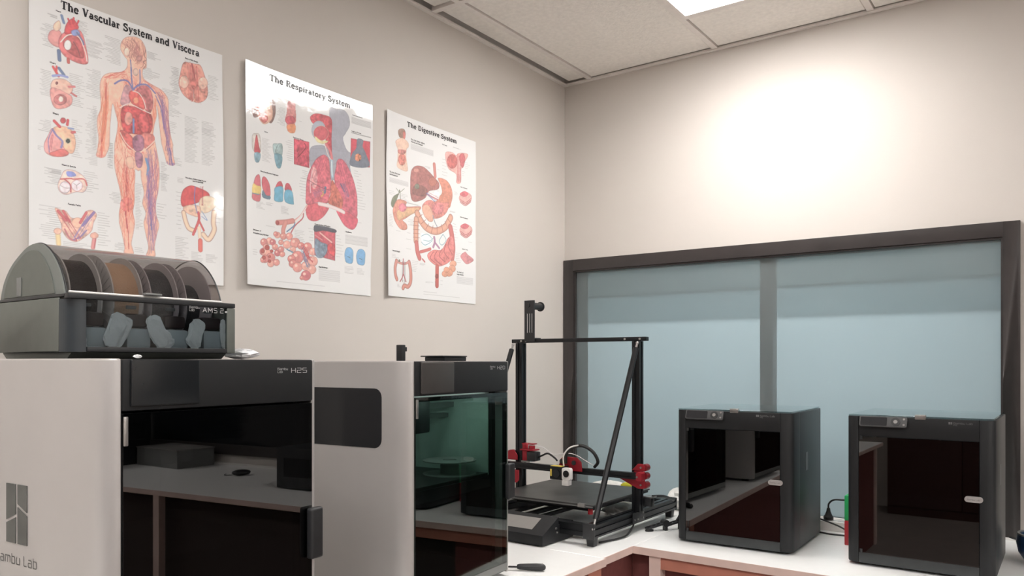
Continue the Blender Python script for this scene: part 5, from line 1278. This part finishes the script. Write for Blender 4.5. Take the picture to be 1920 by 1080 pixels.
# limit motor and belt at the right rear
B(.703,.745,-.60,-.565,.118,.123).build('motor_bracket','steel',of); B(.706,.738,-.598,-.568,.086,.1175).build('motor','black',of,bevel=.003)
m=MB(); m.tube(crv([(.738,-.585,.123),(.742,-.50,.112),(.735,-.40,.085),(.700,-.33,.0745)]),.005,8); m.build('cable','cable',of,smooth=True)
m=MB(); m.tube(crv([(.684,-.88,.004),(.71,-.80,.005),(.715,-.74,.008),(.705,-.68,.022),(.700,-.66,.029)]),.0035,8); m.build('cable','cable',of,smooth=True)
# ------------------------------------------------------------------ loose things
tag(crumple('plastic_bag',.545,-.43,ZB,.085,.09,.0285,'offw',.5,0,seed=11,nu=22,nv=12,amp=.2),'crumpled white plastic bag lying under the open frame printer','plastic bag')
tag(crumple('white_bag',.655,-.15,ZB,.05,.05,.045,'offw',.2,0,seed=12,nu=20,nv=10,amp=.2),'crumpled white bag behind the open frame printer, at the window','plastic bag')
tag(crumple('bag_strip',.36,-.20,ZB,.12,.03,.050,'offw',.0,0,seed=14,nu=20,nv=8,amp=.10),'narrow white crumpled wrapper just behind the print bed','wrapper')
o=empty('glue_holder',(.521,-.365,ZB)); tag(o,'small holder with a yellow cap showing just behind the print bed','holder')
B(-.016,.018,-.012,.012,0,.110).build('body','black',o,bevel=.003); MB().prism([(-.022,.1102),(.022,.1102),(.022,.122),(.012,.1275),(-.010,.1265),(-.022,.119)],'y',-.014,.014).build('cap','yel2',o,bevel=.002)
# black articulated clip arm lying on the bench
o=empty('phone_holder',(.735,-.605,ZB),math.radians(52)); tag(o,'black jointed plastic holder arm lying on the white bench beside the black printer','holder arm')
m=MB(); m.prism([(.016*math.cos(t*PI/10),.010*math.sin(t*PI/10)) for t in range(20)],'z',0,.006); m.build('foot_pad','black',o,bevel=.001)
def strut(a,b,w,t,mb): 
    a=Vector(a);b=Vector(b);d=(b-a); L=d.length; d.normalize(); s=Vector((-d.y,d.x,0)).normalized()*w; u=d.cross(s).normalized()*t
    v=[a+s+u,a-s+u,a-s-u,a+s-u,b+s+u,b-s+u,b-s-u,b+s-u]; mb.add(v,[(0,1,2,3),(4,7,6,5),(0,4,5,1),(1,5,6,2),(2,6,7,3),(3,7,4,0)])
m=MB(); 
for s_ in (-.009,.009): strut((-.012,s_,.010),(.062,s_,.028),.0030,.0034,m)
for k in range(5): x=-.012+.0185*k; z=.010+.0045*k; strut((x,-.009,z),(x+.004,.009,z),.0030,.003,m)
m.build('lower_arm','black',o)
m=MB(); m.cyl((.062,-.013,.026),(.062,.013,.026),.013,14); m.build('joint','black',o,smooth=True)
m=MB()
for s_ in (-.009,.009): strut((.066,s_,.018),(.125,s_,.032),.0030,.0034,m)
for k in range(4): x=.075+.017*k; z=.020+.004*k; strut((x,-.009,z),(x,.009,z),.0030,.003,m)
m.tube(crv([(.105,0,.026),(.118,0,.045),(.128,0,.060),(.140,0,.050)]),.0045,8); m.build('upper_arm','black',o); m=MB(); m.box(.058,.068,-.01,.01,0,.0129); m.box(.118,.126,-.008,.008,0,.028); m.build('clip_foot','black',o)
# scraper handle
o=empty('scraper',(.652,-1.318,ZB),math.radians(29)); tag(o,'scraper with rounded black handle lying on the bench beside the second silver printer','scraper')
m=MB(); m.tube([(.004,0,.0115),(.012,0,.0115),(.03,0,.0115),(.060,0,.0115),(.078,0,.0115),(.085,0,.0115),(.088,0,.0115)],[.006,.0085,.0095,.0108,.0105,.0075,.003],14); m.build('handle','black',o,smooth=True)
m=MB(); m.box(-.022,.0035,-.004,.004,.0085,.0125); m.build('blade_neck','blackg',o,bevel=.001); MB().cyl((.078,-.003,.0205),(.078,.003,.0205),.0025,8).build('hang_hole','steel',o)
# power strip, plug and cable between the two black printers
o=empty('power_strip',(1.24,-.200,ZB)); tag(o,'white power strip on the bench between the two black printers','power strip')
B(-.15,.30,-.024,.024,0,.035).build('strip_body','white',o,bevel=.004)
[MB().cyl((x,0,.0345),(x,0,.0355),.017,20).build('socket','inkgrey',o) for x in (-.10,.0,.06,.12,.18)]
o=empty('power_plug',(1.252,-.200,ZB+.0372)); tag(o,'black power plug standing in the white power strip with its cable','plug')
m=MB(); m.tube([(0,0,0),(0,0,.010),(0,0,.016),(0,0,.030),(0,0,.042)],[.017,.0175,.013,.0075,.0055],16); m.build('plug_body','cable',o,smooth=True)
m=MB(); m.tube(crv([(0,0,.040),(.002,-.002,.058),(.018,-.006,.073),(.045,-.01,.077),(.085,-.012,.076),(.12,-.012,.05),(.15,-.01,-.03)]),.0032,8); m.build('plug_cable','cable',o,smooth=True)
o=MB().tube(crv([(1.21,-.262,ZB+.055),(1.25,-.262,ZB+.045),(1.30,-.262,ZB+.030),(1.345,-.262,ZB+.012),(1.40,-.255,ZB+.005)]),.003,8).build('power_cable','cable',smooth=True); tag(o,'black cable sloping down to the right across the power strip','cable')
o=MB().tube(crv([(1.20,-.25,ZB+.030),(1.225,-.275,ZB+.008),(1.26,-.285,ZB+.0035),(1.30,-.288,ZB+.0035),(1.345,-.282,ZB+.0035)]),.003,8).build('power_cable','cable',smooth=True); tag(o,'black cable lying on the bench in front of the power strip','cable')
o=empty('plastic_caddy',(1.372,-.42,ZB)); tag(o,'green and red stacked plastic box showing at the left of the right-hand black printer','box')
B(-.016,.036,0,.12,0,.082).build('lower_box','redp',o,bevel=.003); B(-.016,.036,0,.12,.0825,.165).build('upper_box','green',o,bevel=.003)
o=MB().tube(crv([(1.80,-.06,ZB+.020),(1.84,-.07,ZB+.012),(1.90,-.08,ZB+.0035),(1.95,-.08,ZB+.0035)]),.0035,8).build('power_cable','cable',smooth=True); tag(o,'short black cable on the bench behind the blue bowl','cable')
# blue bowl-like case at the right edge
o=empty('blue_case',(1.905,-.345,ZB)); tag(o,'dark blue rounded open case with grey rim at the right edge of the bench','case')
R_=[(.0,.004),(.030,.0),(.050,.010),(.066,.035),(.072,.065),(.068,.088)]
def lathe(P,m_,name,par,nseg=36,mx=None):
    v=[];f=[]
    for r_,z in P:
        for k in range(nseg): a=2*PI*k/nseg; v.append((r_*math.cos(a),r_*math.sin(a),z))
    for i in range(len(P)-1):
        for k in range(nseg): f.append((i*nseg+k,i*nseg+(k+1)%nseg,(i+1)*nseg+(k+1)%nseg,(i+1)*nseg+k))
    return MB().add(v,f,mx).build(name,m_,par,smooth=True)
lathe(R_[1:]+[(.062,.088),(.060,.066),(.055,.040),(.040,.018),(.0,.012)],'blue','bowl',o); lathe([(.062,.0875),(.062,.0925),(.0685,.0925),(.0690,.0875)],'grey','rim',o); lathe([(0.001,.0),(.030,.0)],'black','base',o)
# ---- things further along the window bench: outside the picture, mirrored in the printer doors
o=empty('desktop_monitor',(2.30,-.20,ZB),0); tag(o,'black monitor further along the window bench, mirrored in the nearest printer door','monitor')
B(-.10,.10,-.02,.14,0,.012).build('monitor_base','black',o,bevel=.003); B(-.03,.03,.03,.055,.012,.30).build('monitor_stem','black',o); B(-.24,.24,-.005,.02,.25,.55).build('monitor_screen','blackg',o,bevel=.004)
o=empty('desktop_computer',(2.28,-.40,ZB),0); tag(o,'black computer in front of the monitor on the window bench, mirrored in the door','computer')
B(-.17,.17,-.13,.13,.004,.20).build('computer_case','black',o,bevel=.006); B(-.12,.12,-.1325,-.1305,.06,.15).build('front_panel','blackg',o); [B(x-.02,x+.02,-.1,.1,0,.0035).build('foot','cable',o) for x in (-.12,.12)]
o=empty('computer_mouse',(2.93,-.30,ZB),.5); tag(o,'black computer mouse on the window bench, mirrored in the nearest printer door','mouse')
m=MB(); m.ball((0,0,.0165),.03,16,8,(1,1.7,.55)); m.build('mouse_body','black',o,smooth=True); m=MB(); m.tube(crv([(0,-.045,.006),(.03,-.08,.004),(.08,-.06,.004)]),.002,6); m.build('mouse_cable','cable',o,smooth=True)
o=empty('storage_box',(3.62,-.16,ZB),.1); tag(o,'shallow translucent storage box on the window bench, mirrored in the nearest printer door','box')
m=MB(); m.box(-.2,.2,-.12,.12,0,.004); m.box(-.2,.2,-.12,-.116,.0045,.10); m.box(-.2,.2,.116,.12,.0045,.10); m.box(-.2,-.196,-.115,.115,.0045,.10); m.box(.196,.2,-.115,.115,.0045,.10); m.build('box_body','grey',o); B(-.205,.205,-.125,.125,.101,.108).build('box_lid','lcd',o,bevel=.002)
o=empty('equipment_case',(4.05,-.35,ZB),0); tag(o,'black equipment case at the far end of the window bench, mirrored in the nearest door','case')
B(-.2,.2,-.2,.2,0,.33).build('case_body','black',o,bevel=.006); B(-.12,.12,-.205,-.2005,.12,.22).build('front_panel','blackg',o)
for i,x in enumerate((1.2,2.4,3.6,4.8)):
    o=empty('tall_cupboard',(x,-6.0,0)); tag(o,('first','second','third','fourth')[i]+' from the left of the tall dark red cupboards on the wall behind the view','cupboard','tall cupboards behind the view')
    B(-.59,.59,-.19,.17,.0,2.15).build('carcass','cupb',o); 
    for s_ in (-1,1):
        d=B(min(s_*.004,s_*.585),max(s_*.004,s_*.585),.172,.190,.08,2.13).build('door','cupb',o,bevel=.002); B(s_*.05-.006,s_*.05+.006,.191,.21,1.0,1.2).build('handle','steel',d)
ca,sa=math.cos(math.radians(94.47)),math.sin(math.radians(94.47)); ux,uy=.345,.128
o=empty('empty_spool',(.707+ux*ca-uy*sa,-1.833+ux*sa+uy*ca,ZB+.2952)); tag(o,'pale empty spool lying flat inside the second silver printer, behind its tinted door','spool')
def disc(z0,z1,r0,r1,name,m_):
    lathe([(r0,z0),(r1,z0),(r1,z1),(r0,z1),(r0,z0)],m_,name,o)
disc(0,.003,.02,.075,'flange','fl'); disc(.037,.040,.02,.075,'flange','fl'); disc(.0032,.0368,.02,.026,'hub','fl')
